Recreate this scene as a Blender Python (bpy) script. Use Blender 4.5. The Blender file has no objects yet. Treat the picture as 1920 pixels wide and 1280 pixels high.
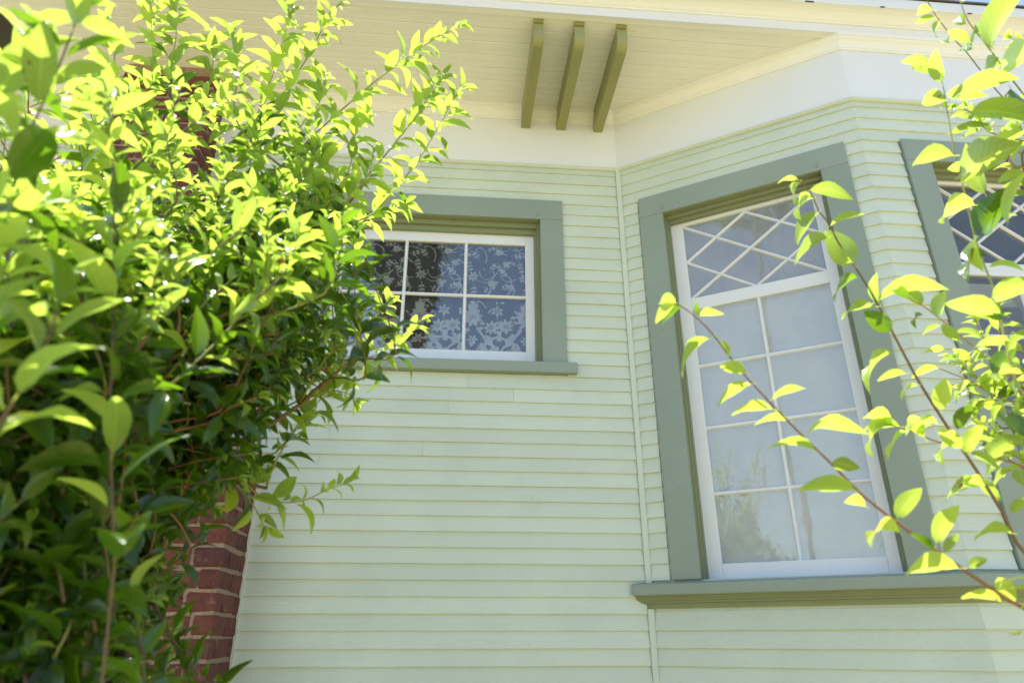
import bpy, math, random
import numpy as np
from mathutils import Vector, Matrix

random.seed(11)
rng = np.random.default_rng(11)
scene = bpy.context.scene
col = scene.collection

# ------------------------------------------------------------------ camera
F_PX, PITCH, ROLL, YAW = 1282.88, .4081775, -.00113146, .08572
BAY = .565267                                   # angle of the bay's side wall
CAM = Vector((-1.169, -4.2, 1.6))
fwd = Vector((math.sin(YAW)*math.cos(PITCH), math.cos(YAW)*math.cos(PITCH), math.sin(PITCH)))
r0 = Vector((math.cos(YAW), -math.sin(YAW), 0)); u0 = r0.cross(fwd)
RIGHT = r0*math.cos(ROLL) + u0*math.sin(ROLL)
UP = -r0*math.sin(ROLL) + u0*math.cos(ROLL)
cam_d = bpy.data.cameras.new('camera')
cam = bpy.data.objects.new('camera', cam_d); col.objects.link(cam)
M = Matrix((RIGHT, UP, -fwd)).transposed().to_4x4(); M.translation = CAM
cam.matrix_world = M
cam_d.sensor_width = 36; cam_d.lens = F_PX/1920*36
cam_d.clip_start = .02; cam_d.clip_end = 3000
cam_d.dof.use_dof = True; cam_d.dof.focus_distance = 3.6; cam_d.dof.aperture_fstop = 3.4
scene.camera = cam

# ------------------------------------------------------------------ sky, sun, exposure
SUN_EL, SUN_AZ = math.radians(73), math.radians(-52)
world = bpy.data.worlds.new('World'); scene.world = world; world.use_nodes = True
wn = world.node_tree.nodes; wl = world.node_tree.links
sky = wn.new('ShaderNodeTexSky'); sky.sky_type = 'NISHITA'; sky.sun_disc = False
sky.dust_density = .9; sky.ozone_density = 1.0; sky.sun_elevation = SUN_EL; sky.sun_rotation = SUN_AZ
bg = wn['Background']; bg.inputs[1].default_value = .15
wl.new(sky.outputs[0], bg.inputs[0])
sun_d = bpy.data.lights.new('sun', 'SUN'); sun_d.energy = 5.0; sun_d.angle = math.radians(.55); sun_d.color = (1, .97, .91)
sun = bpy.data.objects.new('sun', sun_d); col.objects.link(sun)
to_sun = Vector((math.sin(SUN_AZ)*math.cos(SUN_EL), math.cos(SUN_AZ)*math.cos(SUN_EL), math.sin(SUN_EL)))
sun.rotation_euler = (-to_sun).to_track_quat('-Z', 'Y').to_euler()
sun.location = (0, 6, 12)
vs = scene.view_settings
vs.view_transform = 'Standard'; vs.look = 'None'; vs.gamma = 1; vs.use_curve_mapping = False
vs.exposure = 1.15
scene.cycles.use_denoising = True
scene.cycles.max_bounces = 10; scene.cycles.transparent_max_bounces = 16; scene.cycles.diffuse_bounces = 6
scene.cycles.sample_clamp_indirect = 8

# ------------------------------------------------------------------ helpers
def at(px, py, Y):
    """point of the garden seen at photo pixel (px,py), standing at world depth Y"""
    v = (px-960)*RIGHT - (py-640)*UP + F_PX*fwd
    return CAM + v*((Y-CAM.y)/v.y)
def proj(p):
    d = p-CAM; z = d.dot(fwd)
    return 960+F_PX*d.dot(RIGHT)/z, 640-F_PX*d.dot(UP)/z, z
def tag(o, label=None, cat=None, group=None, kind=None):
    for k, v in (('label', label), ('category', cat), ('group', group), ('kind', kind)):
        if v: o[k] = v
    return o
def empty(name, loc=(0, 0, 0)):
    o = bpy.data.objects.new(name, None); col.objects.link(o); o.location = loc; o.empty_display_size = .1
    return o
def link(name, me, parent=None):
    o = bpy.data.objects.new(name, me); col.objects.link(o)
    if parent is not None:
        o.parent = parent
        o.matrix_parent_inverse = parent_world(parent).inverted()
    return o
def parent_world(p):
    m = p.matrix_basis.copy()
    if p.parent is not None:
        m = parent_world(p.parent) @ p.matrix_parent_inverse @ m
    return m
class MB:
    def __init__(self): self.v = []; self.f = []
    def add(self, vs_, fs):
        b = len(self.v); self.v += [tuple(q) for q in vs_]; self.f += [tuple(i+b for i in f) for f in fs]; return self
    def mesh(self, name, mat, smooth=False):
        me = bpy.data.meshes.new(name); me.from_pydata(self.v, [], self.f)
        if mat: me.materials.append(mat)
        if smooth: me.polygons.foreach_set('use_smooth', [True]*len(me.polygons))
        me.update(); return me
    def build(self, name, mat, parent=None, bevel=0, smooth=False):
        o = link(name, self.mesh(name, mat, smooth), parent)
        if bevel:
            m = o.modifiers.new('bevel', 'BEVEL'); m.width = bevel; m.segments = 2; m.limit_method = 'ANGLE'
        return o
BOXF = [(0, 3, 2, 1), (4, 5, 6, 7), (0, 1, 5, 4), (1, 2, 6, 5), (2, 3, 7, 6), (3, 0, 4, 7)]
def box(mb, x0, x1, y0, y1, z0, z1):
    return mb.add([(x0, y0, z0), (x1, y0, z0), (x1, y1, z0), (x0, y1, z0), (x0, y0, z1), (x1, y0, z1), (x1, y1, z1), (x0, y1, z1)], BOXF)
class Frame:
    """a wall plane: s along it, off outwards, z up"""
    def __init__(self, o, ang): self.o = Vector((o[0], o[1], 0)); self.d = Vector((math.cos(ang), math.sin(ang), 0)); self.n = Vector((math.sin(ang), -math.cos(ang), 0))
    def p(self, s, off, z): return self.o + self.d*s + self.n*off + Vector((0, 0, z))
    def box(self, mb, s0, s1, a, b, z0, z1):
        P = self.p
        return mb.add([P(s0, b, z0), P(s1, b, z0), P(s1, a, z0), P(s0, a, z0), P(s0, b, z1), P(s1, b, z1), P(s1, a, z1), P(s0, a, z1)], BOXF)
    def extrude(self, mb, prof, s0, s1, m0=0, m1=0, n=1, jit=0):
        """closed (off,z) profile run along the wall; ends mitred by m*off"""
        k = len(prof); b = []
        for i in range(n+1):
            t = i/n
            for (a, z) in prof:
                e0 = s0+m0*a; e1 = s1+m1*a
                b.append(self.p(e0+(e1-e0)*t, a+random.uniform(-jit, jit)*.4, z+random.uniform(-jit, jit)))
        fs = [tuple(range(k))[::-1], tuple(range(n*k, n*k+k))]
        for i in range(n):
            for j in range(k):
                j2 = (j+1) % k
                fs.append((i*k+j, i*k+j2, (i+1)*k+j2, (i+1)*k+j))
        return mb.add(b, fs)
W = 1.6258                                                      # width of the bay's side wall
TM = math.tan(BAY/2)
FA = Frame((0, 0), 0)
FB = Frame((0, 0), -BAY)
cB = FB.p(W, 0, 0)
FC = Frame((cB.x, cB.y), 0)
WC = 1.76
cC = FC.p(WC, 0, 0)
FD = Frame((cC.x, cC.y), BAY)

# ------------------------------------------------------------------ materials
def newmat(name):
    m = bpy.data.materials.new(name); m.use_nodes = True
    n = m.node_tree.nodes; l = m.node_tree.links
    return m, n, l, n['Principled BSDF']
def noise(n, l, coord, scale, detail=4, rough=.55, vec_scale=None):
    t = n.new('ShaderNodeTexNoise'); t.inputs['Scale'].default_value = scale; t.inputs['Detail'].default_value = detail; t.inputs['Roughness'].default_value = rough
    if vec_scale:
        mp = n.new('ShaderNodeMapping'); mp.inputs['Scale'].default_value = vec_scale; l.new(coord, mp.inputs[0]); l.new(mp.outputs[0], t.inputs[0])
    else: l.new(coord, t.inputs[0])
    return t
def ramp(n, l, fac, stops):
    r = n.new('ShaderNodeValToRGB'); l.new(fac, r.inputs[0])
    while len(r.color_ramp.elements) < len(stops): r.color_ramp.elements.new(.5)
    for e, (p, c) in zip(r.color_ramp.elements, stops): e.position = p; e.color = (*c, 1) if len(c) == 3 else c
    return r
def mul(c, k): return tuple(min(1, x*k) for x in c)
def paint(name, c, rough=.5, bump=.25, var=.06, stretch=(1, 14, 14), dirt=0):
    """painted wood: brushed relief, drips, slight unevenness of the coat"""
    m, n, l, b = newmat(name)
    g = n.new('ShaderNodeNewGeometry'); pos = g.outputs['Position']
    n1 = noise(n, l, pos, 2.2, 5); oi = n.new('ShaderNodeObjectInfo')
    r1 = ramp(n, l, n1.outputs[0], [(.3, mul(c, 1-var)), (.7, mul(c, 1+var))])
    hv = n.new('ShaderNodeHueSaturation'); l.new(r1.outputs[0], hv.inputs['Color'])
    mr = n.new('ShaderNodeMapRange'); mr.inputs[3].default_value = 1-var*.8; mr.inputs[4].default_value = 1+var*.8
    l.new(oi.outputs['Random'], mr.inputs[0]); l.new(mr.outputs[0], hv.inputs['Value'])
    out = hv.outputs[0]
    if dirt:
        n4 = noise(n, l, pos, 9, 8, .7)
        r4 = ramp(n, l, n4.outputs[0], [(.62, (0, 0, 0)), (.78, (dirt,)*3)])
        mx = n.new('ShaderNodeMix'); mx.data_type = 'RGBA'; l.new(r4.outputs[0], mx.inputs[0]); l.new(out, mx.inputs[6]); mx.inputs[7].default_value = (*mul(c, .62), 1)
        out = mx.outputs[2]
    l.new(out, b.inputs['Base Color'])
    n2 = noise(n, l, pos, 6, 6, .6, stretch); n3 = noise(n, l, pos, 75, 3, .6); n5 = noise(n, l, pos, 7, 2, .5)
    ad = n.new('ShaderNodeMath'); ad.operation = 'MULTIPLY_ADD'; ad.inputs[1].default_value = .35; l.new(n3.outputs[0], ad.inputs[0]); l.new(n2.outputs[0], ad.inputs[2])
    ad2 = n.new('ShaderNodeMath'); ad2.operation = 'MULTIPLY_ADD'; ad2.inputs[1].default_value = 1.2; l.new(n5.outputs[0], ad2.inputs[0]); l.new(ad.outputs[0], ad2.inputs[2])
    bp = n.new('ShaderNodeBump'); bp.inputs['Strength'].default_value = bump; bp.inputs['Distance'].default_value = .004
    l.new(ad2.outputs[0], bp.inputs['Height']); l.new(bp.outputs[0], b.inputs['Normal'])
    b.inputs['Roughness'].default_value = rough; b.inputs['Specular IOR Level'].default_value = .4
    return m
SAGE = (.545, .606, .522); TRIM = (.245, .30, .255); WHITE = (.69, .71, .745); CREAM = (.75, .76, .76)
m_siding = paint('sage_siding_paint', SAGE, .55, .6, .05, dirt=.35)
m_trim = paint('grey_green_trim_paint', TRIM, .5, .45, .05, dirt=.4)
m_trimB = paint('beam_paint_with_bounce', (.27, .275, .115), .45, .3, .05)  # yellow of the ground bounce is mixed into the trim colour
m_olive = paint('reveal_paint_with_bounce', (.205, .235, .135), .5, .3, .05)  # trim colour turned olive to carry the warm light from below
m_white = paint('white_sash_paint', WHITE, .4, .25, .02, dirt=.1)
m_frieze = paint('white_frieze_paint', WHITE, .5, .15, .015)
m_soffit = paint('cream_soffit_paint', CREAM, .5, .10, .02)
def plain(name, c, rough=.6):
    m, n, l, b = newmat(name)
    g = n.new('ShaderNodeNewGeometry'); t = noise(n, l, g.outputs['Position'], 5, 5)
    r = ramp(n, l, t.outputs[0], [(.3, mul(c, .85)), (.7, mul(c, 1.15))]); l.new(r.outputs[0], b.inputs['Base Color'])
    b.inputs['Roughness'].default_value = rough; return m
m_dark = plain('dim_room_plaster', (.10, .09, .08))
m_metal = plain('dull_steel', (.35, .33, .30), .4); m_metal.node_tree.nodes['Principled BSDF'].inputs['Metallic'].default_value = .7
m_roof = plain('weathered_shingle', (.14, .13, .12), .9)
m_screen = plain('dark_vent_screen', (.05, .045, .035), .8)
m_caulk = plain('old_caulk', (.60, .58, .52), .8)
def mk_brick():
    m, n, l, b = newmat('old_red_brick')
    g = n.new('ShaderNodeNewGeometry'); oi = n.new('ShaderNodeObjectInfo'); pos = g.outputs['Position']
    r0_ = ramp(n, l, oi.outputs['Random'], [(0, (.120, .032, .024)), (.5, (.155, .044, .032)), (1, (.090, .026, .024))])
    t = noise(n, l, pos, 38, 8, .7); rr = ramp(n, l, t.outputs[0], [(.35, (.55, .55, .55)), (.72, (1.25, 1.2, 1.2))])
    mx = n.new('ShaderNodeMix'); mx.data_type = 'RGBA'; mx.blend_type = 'MULTIPLY'; mx.inputs[0].default_value = 1
    l.new(r0_.outputs[0], mx.inputs[6]); l.new(rr.outputs[0], mx.inputs[7])
    t2 = noise(n, l, pos, 16, 9, .75); r2 = ramp(n, l, t2.outputs[0], [(.56, (0, 0, 0)), (.72, (.5, .5, .5))])
    m2 = n.new('ShaderNodeMix'); m2.data_type = 'RGBA'; l.new(r2.outputs[0], m2.inputs[0]); l.new(mx.outputs[2], m2.inputs[6]); m2.inputs[7].default_value = (.34, .20, .155, 1)
    l.new(m2.outputs[2], b.inputs['Base Color']); b.inputs['Roughness'].default_value = .8
    bp = n.new('ShaderNodeBump'); bp.inputs['Strength'].default_value = .7; bp.inputs['Distance'].default_value = .006
    l.new(t.outputs[0], bp.inputs['Height']); l.new(bp.outputs[0], b.inputs['Normal'])
    return m
m_brick = mk_brick()
def mk_mortar():
    m, n, l, b = newmat('sandy_mortar')
    g = n.new('ShaderNodeNewGeometry'); t = noise(n, l, g.outputs['Position'], 60, 8, .7)
    r = ramp(n, l, t.outputs[0], [(.3, (.19, .125, .09)), (.7, (.38, .28, .215))]); l.new(r.outputs[0], b.inputs['Base Color'])
    b.inputs['Roughness'].default_value = .95
    bp = n.new('ShaderNodeBump'); bp.inputs['Strength'].default_value = .8; bp.inputs['Distance'].default_value = .006
    l.new(t.outputs[0], bp.inputs['Height']); l.new(bp.outputs[0], b.inputs['Normal']); return m
m_mortar = mk_mortar()
def mk_glass():
    m = bpy.data.materials.new('old_window_glass'); m.use_nodes = True
    n = m.node_tree.nodes; l = m.node_tree.links; n.clear()
    o = n.new('ShaderNodeOutputMaterial'); mx = n.new('ShaderNodeMixShader'); tr = n.new('ShaderNodeBsdfTransparent'); gl = n.new('ShaderNodeBsdfGlossy')
    tr.inputs[0].default_value = (.93, .95, .94, 1); gl.inputs['Roughness'].default_value = .012
    fr = n.new('ShaderNodeFresnel'); fr.inputs[0].default_value = 1.52
    mm = n.new('ShaderNodeMath'); mm.operation = 'MULTIPLY'; mm.inputs[1].default_value = 4.4; mm.use_clamp = True      # reflection raised well beyond both faces to brighten the mirrored sky
    l.new(fr.outputs[0], mm.inputs[0]); l.new(mm.outputs[0], mx.inputs[0]); l.new(tr.outputs[0], mx.inputs[1]); l.new(gl.outputs[0], mx.inputs[2]); l.new(mx.outputs[0], o.inputs[0])
    g = n.new('ShaderNodeNewGeometry'); t = noise(n, l, g.outputs['Position'], 5, 2)
    bp = n.new('ShaderNodeBump'); bp.inputs['Strength'].default_value = .05; bp.inputs['Distance'].default_value = .01
    l.new(t.outputs[0], bp.inputs['Height']); l.new(bp.outputs[0], gl.inputs['Normal']); l.new(bp.outputs[0], fr.inputs['Normal'])
    return m
m_glass = mk_glass()
def mk_milky(name='milky_window_glass', lo=.27, hi=.40):
    m = mk_glass(); m.name = name; n = m.node_tree.nodes; l = m.node_tree.links
    o = [x for x in n if x.type == 'OUTPUT_MATERIAL'][0]; src = o.inputs[0].links[0].from_socket
    d = n.new('ShaderNodeBsdfDiffuse'); d.inputs[0].default_value = (.80, .84, .86, 1); mx = n.new('ShaderNodeMixShader')  # pale diffuse mixed into the glass paints in the sky haze
    g = n.new('ShaderNodeNewGeometry'); t = noise(n, l, g.outputs['Position'], 3.5, 5, .55)
    r = ramp(n, l, t.outputs[0], [(.25, (lo,)*3), (.8, (hi,)*3)]); l.new(r.outputs[0], mx.inputs[0]); l.new(src, mx.inputs[1]); l.new(d.outputs[0], mx.inputs[2]); l.new(mx.outputs[0], o.inputs[0])
    return m
m_milky = mk_milky(); m_hazy = mk_milky('hazy_window_glass', .20, .32); m_clear = mk_milky('clear_window_glass', .05, .12)
for nd in m_clear.node_tree.nodes:
    if nd.type == 'MATH' and nd.operation == 'MULTIPLY': nd.inputs[1].default_value = 2.0
def mk_cloth(name, c, alpha, trans=.4):
    m = bpy.data.materials.new(name); m.use_nodes = True
    n = m.node_tree.nodes; l = m.node_tree.links; n.clear()
    o = n.new('ShaderNodeOutputMaterial'); d = n.new('ShaderNodeBsdfDiffuse'); t = n.new('ShaderNodeBsdfTranslucent'); a = n.new('ShaderNodeMixShader'); a.inputs[0].default_value = trans
    g = n.new('ShaderNodeNewGeometry'); ns = noise(n, l, g.outputs['Position'], 6, 6)
    r = ramp(n, l, ns.outputs[0], [(.3, mul(c, .9)), (.7, mul(c, 1.06))])
    l.new(r.outputs[0], d.inputs[0]); l.new(r.outputs[0], t.inputs[0]); l.new(d.outputs[0], a.inputs[1]); l.new(t.outputs[0], a.inputs[2])
    if alpha < 1:
        tr = n.new('ShaderNodeBsdfTransparent'); b = n.new('ShaderNodeMixShader'); b.inputs[0].default_value = alpha
        l.new(tr.outputs[0], b.inputs[1]); l.new(a.outputs[0], b.inputs[2]); l.new(b.outputs[0], o.inputs[0])
    else: l.new(a.outputs[0], o.inputs[0])
    return m
m_net = mk_cloth('fine_net', (.78, .74, .70), .33)
m_lace = mk_cloth('lace_thread', (.95, .95, .94), .96, .25)
m_shade = mk_cloth('pale_roller_shade', (.84, .87, .88), 1, .2)
m_drape = mk_cloth('dark_drape', (.13, .115, .11), 1, .1)
m_pelmet = mk_cloth('beige_blind', (.62, .58, .44), 1, .2)
def mk_leaf(name, c_top, c_trans, rough=.29):
    m = bpy.data.materials.new(name); m.use_nodes = True
    n = m.node_tree.nodes; l = m.node_tree.links; b = n['Principled BSDF']; o = n['Material Output']
    g = n.new('ShaderNodeNewGeometry'); oi = n.new('ShaderNodeObjectInfo'); uv = n.new('ShaderNodeUVMap')
    ad = n.new('ShaderNodeMath'); ad.operation = 'ADD'; l.new(g.outputs['Random Per Island'], ad.inputs[0]); l.new(oi.outputs['Random'], ad.inputs[1])
    fr = n.new('ShaderNodeMath'); fr.operation = 'FRACT'; l.new(ad.outputs[0], fr.inputs[0])
    # veins: midrib and slanting side veins
    sx = n.new('ShaderNodeSeparateXYZ'); l.new(uv.outputs[0], sx.inputs[0])
    su = n.new('ShaderNodeMath'); su.operation = 'SUBTRACT'; su.inputs[1].default_value = .5; l.new(sx.outputs[0], su.inputs[0])
    ab = n.new('ShaderNodeMath'); ab.operation = 'ABSOLUTE'; l.new(su.outputs[0], ab.inputs[0])
    k1 = n.new('ShaderNodeMath'); k1.operation = 'MULTIPLY_ADD'; k1.inputs[1].default_value = -.45; l.new(ab.outputs[0], k1.inputs[0]); l.new(sx.outputs[1], k1.inputs[2])
    k2 = n.new('ShaderNodeMath'); k2.operation = 'MULTIPLY'; k2.inputs[1].default_value = 58; l.new(k1.outputs[0], k2.inputs[0])
    k3 = n.new('ShaderNodeMath'); k3.operation = 'SINE'; l.new(k2.outputs[0], k3.inputs[0])
    mid = ramp(n, l, ab.outputs[0], [(.012, (1, 1, 1)), (.05, (0, 0, 0))])
    side = ramp(n, l, k3.outputs[0], [(.75, (0, 0, 0)), (1, (.55, .55, .55))])
    vn = n.new('ShaderNodeMath'); vn.operation = 'MAXIMUM'; l.new(mid.outputs[0], vn.inputs[0]); l.new(side.outputs[0], vn.inputs[1])
    def tone(c, lo, hi, vein):
        r = ramp(n, l, fr.outputs[0], [(0, mul(c, lo)), (.5, c), (1, (min(1, c[0]*hi*1.12), min(1, c[1]*hi), c[2]*hi*.8))])
        mx = n.new('ShaderNodeMix'); mx.data_type = 'RGBA'; sc = n.new('ShaderNodeMath'); sc.operation = 'MULTIPLY'; sc.inputs[1].default_value = vein
        l.new(vn.outputs[0], sc.inputs[0]); l.new(sc.outputs[0], mx.inputs[0]); l.new(r.outputs[0], mx.inputs[6]); mx.inputs[7].default_value = (*mul((c[0]*1.25, c[1]*1.1, c[2]*1.3), 1.3), 1)
        return mx.outputs[2]
    sp = noise(n, l, g.outputs['Position'], 42, 3, .6); spr = ramp(n, l, sp.outputs[0], [(.66, (0, 0, 0)), (.71, (1, 1, 1))]); pick = ramp(n, l, fr.outputs[0], [(.30, (1, 1, 1)), (.34, (0, 0, 0))])
    spm = n.new('ShaderNodeMath'); spm.operation = 'MULTIPLY'; l.new(spr.outputs[0], spm.inputs[0]); l.new(pick.outputs[0], spm.inputs[1])
    def spots(c, brown):
        mx = n.new('ShaderNodeMix'); mx.data_type = 'RGBA'; l.new(spm.outputs[0], mx.inputs[0]); l.new(c, mx.inputs[6]); mx.inputs[7].default_value = (*brown, 1); return mx.outputs[2]
    l.new(spots(tone(c_top, .62, 1.3, .4), (.10, .05, .015)), b.inputs['Base Color'])
    b.inputs['Roughness'].default_value = rough; b.inputs['Specular IOR Level'].default_value = .42
    t = n.new('ShaderNodeBsdfTranslucent'); l.new(spots(tone(c_trans, .62, 1.22, .25), (.05, .03, .005)), t.inputs[0])
    bp = n.new('ShaderNodeBump'); bp.inputs['Strength'].default_value = .35; bp.inputs['Distance'].default_value = .0015; bp.invert = True
    ns = noise(n, l, g.outputs['Position'], 160, 2); hm = n.new('ShaderNodeMath'); hm.operation = 'MULTIPLY_ADD'; hm.inputs[1].default_value = .35
    l.new(ns.outputs[0], hm.inputs[0]); l.new(vn.outputs[0], hm.inputs[2]); l.new(hm.outputs[0], bp.inputs['Height']); l.new(bp.outputs[0], b.inputs['Normal'])
    a = n.new('ShaderNodeAddShader'); l.new(b.outputs[0], a.inputs[0]); l.new(t.outputs[0], a.inputs[1]); l.new(a.outputs[0], o.inputs[0])
    return m
m_leaf = mk_leaf('mature_leaf', (.018, .045, .006), (.090, .175, .006), .21)
m_young = mk_leaf('young_leaf', (.085, .14, .022), (.30, .41, .050), .25)
m_darkleaf = mk_leaf('evergreen_leaf', (.022, .050, .022), (.03, .07, .012), .3)
def mk_bark(name, c):
    m = paint(name, c, .7, .5, .25, (9, 9, 2)); return m
m_stem = mk_bark('brown_bark', (.17, .105, .055)); m_twig = mk_bark('green_twig', (.24, .25, .07)); m_redtwig = mk_bark('reddish_twig', (.30, .145, .07))
m_trunk = mk_bark('palm_trunk', (.36, .31, .25))
m_frond = mk_leaf('palm_frond', (.045, .085, .022), (.06, .10, .01)); m_deadfrond = plain('dead_palm_frond', (.10, .078, .05), .9)
m_petal = mk_cloth('coral_petal', (.85, .22, .12), 1, .5); m_petalp = mk_cloth('pale_pink_petal', (.85, .50, .50), 1, .5)
def mk_ground():
    m, n, l, b = newmat('dry_golden_ground')
    g = n.new('ShaderNodeNewGeometry'); t = noise(n, l, g.outputs['Position'], .8, 9, .65); t2 = noise(n, l, g.outputs['Position'], 30, 6, .7)
    r = ramp(n, l, t.outputs[0], [(.3, (.34, .30, .18)), (.7, (.44, .39, .25))])
    r2 = ramp(n, l, t2.outputs[0], [(.3, (.75, .75, .75)), (.7, (1.1, 1.1, 1.1))])
    mx = n.new('ShaderNodeMix'); mx.data_type = 'RGBA'; mx.blend_type = 'MULTIPLY'; mx.inputs[0].default_value = 1
    l.new(r.outputs[0], mx.inputs[6]); l.new(r2.outputs[0], mx.inputs[7]); l.new(mx.outputs[2], b.inputs['Base Color']); b.inputs['Roughness'].default_value = .95
    bp = n.new('ShaderNodeBump'); bp.inputs['Distance'].default_value = .03; l.new(t2.outputs[0], bp.inputs['Height']); l.new(bp.outputs[0], b.inputs['Normal']); return m
m_ground = mk_ground()

# ------------------------------------------------------------------ ground
gb = MB(); N = 40; xs = [math.copysign(abs(t)**3, t)*1500 for t in np.linspace(-1, 1, N+1)]
gb.add([(x, y, 0 if math.hypot(x, y) < 14 else random.uniform(-.1, .05)) for y in xs for x in xs],
       [(j*(N+1)+i, j*(N+1)+i+1, (j+1)*(N+1)+i+1, (j+1)*(N+1)+i) for j in range(N) for i in range(N)])
tag(gb.build('ground', m_ground), kind='structure')

bouncem = m_ground.copy(); bouncem.name = 'warm_bounce_yellow'
for nd in bouncem.node_tree.nodes:
    if nd.type == 'VALTORGB' and nd.color_ramp.elements[0].color[2] < .3:
        nd.color_ramp.elements[0].color = (.50, .39, .095, 1); nd.color_ramp.elements[1].color = (.66, .53, .16, 1)
q = MB(); nx, ny = 60, 24
q.add([(-9+18*i/nx, -6.2+7.0*j/ny, .012+random.uniform(0, .035)) for j in range(ny+1) for i in range(nx+1)], [(j*(nx+1)+i, j*(nx+1)+i+1, (j+1)*(nx+1)+i+1, (j+1)*(nx+1)+i) for j in range(ny) for i in range(nx)])
tag(q.build('bounce_sheet', bouncem), kind='structure')  # unseen yellow sheet, added to bounce warm light onto the lower walls

# ------------------------------------------------------------------ the house
house = tag(empty('house', (0, 0, 0)), 'pale sage green clapboard house with white frieze, grey green window trim and angled bay', 'house')
SZ = 5.39                                                         # underside of the eave
XL, XR = -7.2, 6.4
def sheath(name, fr, s0, s1, holes):
    mb = MB(); ZB = .02
    if not holes: fr.box(mb, s0, s1, -.12, 0, ZB, SZ)
    for (h0, h1, z0, z1) in holes:
        fr.box(mb, s0, h0, -.12, 0, ZB, SZ); fr.box(mb, h1, s1, -.12, 0, ZB, SZ)
        fr.box(mb, h0, h1, -.12, 0, ZB, z0); fr.box(mb, h0, h1, -.12, 0, z1, SZ)
    return mb.build(name, m_siding, house)
# window openings (s0,s1,z0,z1) in each wall
WIN_A = (-2.087, -.605, 3.262, 4.383)
WIN_B = (.318, 1.362, 1.905, 4.378)
WIN_C = (.418, 1.342, 1.905, 4.378)
wallA = sheath('wall', FA, XL, 0, [WIN_A]); wallA['label'] = 'long sage clapboard wall beside the chimney'
wallB = sheath('wall', FB, 0, W, [WIN_B]); wallB['label'] = 'angled side wall of the bay'
wallC = sheath('wall', FC, 0, WC, [WIN_C]); wallC['label'] = 'front wall of the bay'
wallD = sheath('wall', FD, 0, W, [])
FE = Frame((FD.p(W, 0, 0).x, 0), 0)
wallE = sheath('wall', FE, 0, XR-FE.o.x, [])
mb = MB(); box(mb, XL, XR, 5.2, 5.32, .02, SZ); box(mb, XL-.12, XL, -.0, 5.32, .02, SZ); box(mb, XR, XR+.12, 0, 5.32, .02, SZ)
box(mb, XL, XR, .14, 5.2, .5, .6); mb.build('rear_wall', m_siding, house)
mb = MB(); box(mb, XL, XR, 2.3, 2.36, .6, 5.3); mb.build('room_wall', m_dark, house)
# clapboards
EXPO, Z0 = .09053, 1.454
CAS = .165
def boards(wall, fr, s0, s1, m0, m1, blocks, zmin=.46, ztop=4.871, joints=True):
    k = math.floor((zmin-Z0)/EXPO); z = Z0+k*EXPO
    while z < ztop-.02:
        zt = min(z+EXPO+.012, ztop+.004)
        spans = [(s0, s1, m0, m1)]
        for (b0, b1, c0, c1) in blocks:
            if z+EXPO*.6 > c0 and z < c1-.02:
                ns_ = []
                for (a, b, ma, mc) in spans:
                    if b0 > a+.02 and b1 < b-.02: ns_ += [(a, b0, ma, 0), (b1, b, 0, mc)]
                    elif b1 <= a or b0 >= b: ns_.append((a, b, ma, mc))
                    elif b0 <= a+.02 and b1 < b: ns_.append((b1, b, 0, mc))
                    elif b1 >= b-.02 and b0 > a: ns_.append((a, b0, ma, 0))
                spans = ns_
        out = []
        for (a, b, ma, mc) in spans:
            if joints and b-a > 2.6:
                j = random.uniform(a+.9, b-.7); out += [(a, j-.0006, ma, 0), (j+.0006, b, 0, mc)]
            else: out.append((a, b, ma, mc))
        th = .0190+random.uniform(-.0012, .0012); dz = random.uniform(-.0012, .0012)
        for (a, b, ma, mc) in out:
            L = b-a
            if L < .01: continue
            p = [(-.003, z+dz), (th-.0012, z+dz), (th, z+dz+.0015), (th-.0012, z+dz+.006), (.005, zt), (-.003, zt)]
            q = MB(); fr.extrude(q, p, a, b, ma, mc, max(1, min(16, int(L/.14))), .0009)
            q.build('clapboard', m_siding, wall)
        z += EXPO
SILL_A = (-2.31, -.38, 3.186, 3.262)
boards(wallA, FA, XL+.02, -.022, 0, 0, [(-2.252, -.442, 3.20, 4.545), (-4.24, -2.335, 0, 2.54), (-3.6, -2.97, 2.5, 5)])
boards(wallB, FB, .018, W, 0, TM, [(.137, 1.524, 1.86, 4.543), (-.1, W+.1, 1.76, 1.86)])
boards(wallC, FC, 0, WC, -TM, TM, [(.244, 1.516, 1.86, 4.543), (-.1, WC+.1, 1.76, 1.86)])
boards(wallD, FD, 0, W-.02, -TM, 0, [])
# inside corner strip, above and below the bay's sill
for z0, z1 in ((1.89, 4.868), (.46, 1.752)):
    mb = MB(); mb.add([Vector((-.021, .004, z0)), Vector((-.021, -.028, z0)), Vector((.012, -.034, z0)), Vector((.016, .0, z0)),
                       Vector((-.021, .004, z1)), Vector((-.021, -.028, z1)), Vector((.012, -.034, z1)), Vector((.016, .0, z1))], BOXF)
    mb.build('corner_strip', m_siding, house, .002)
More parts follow.
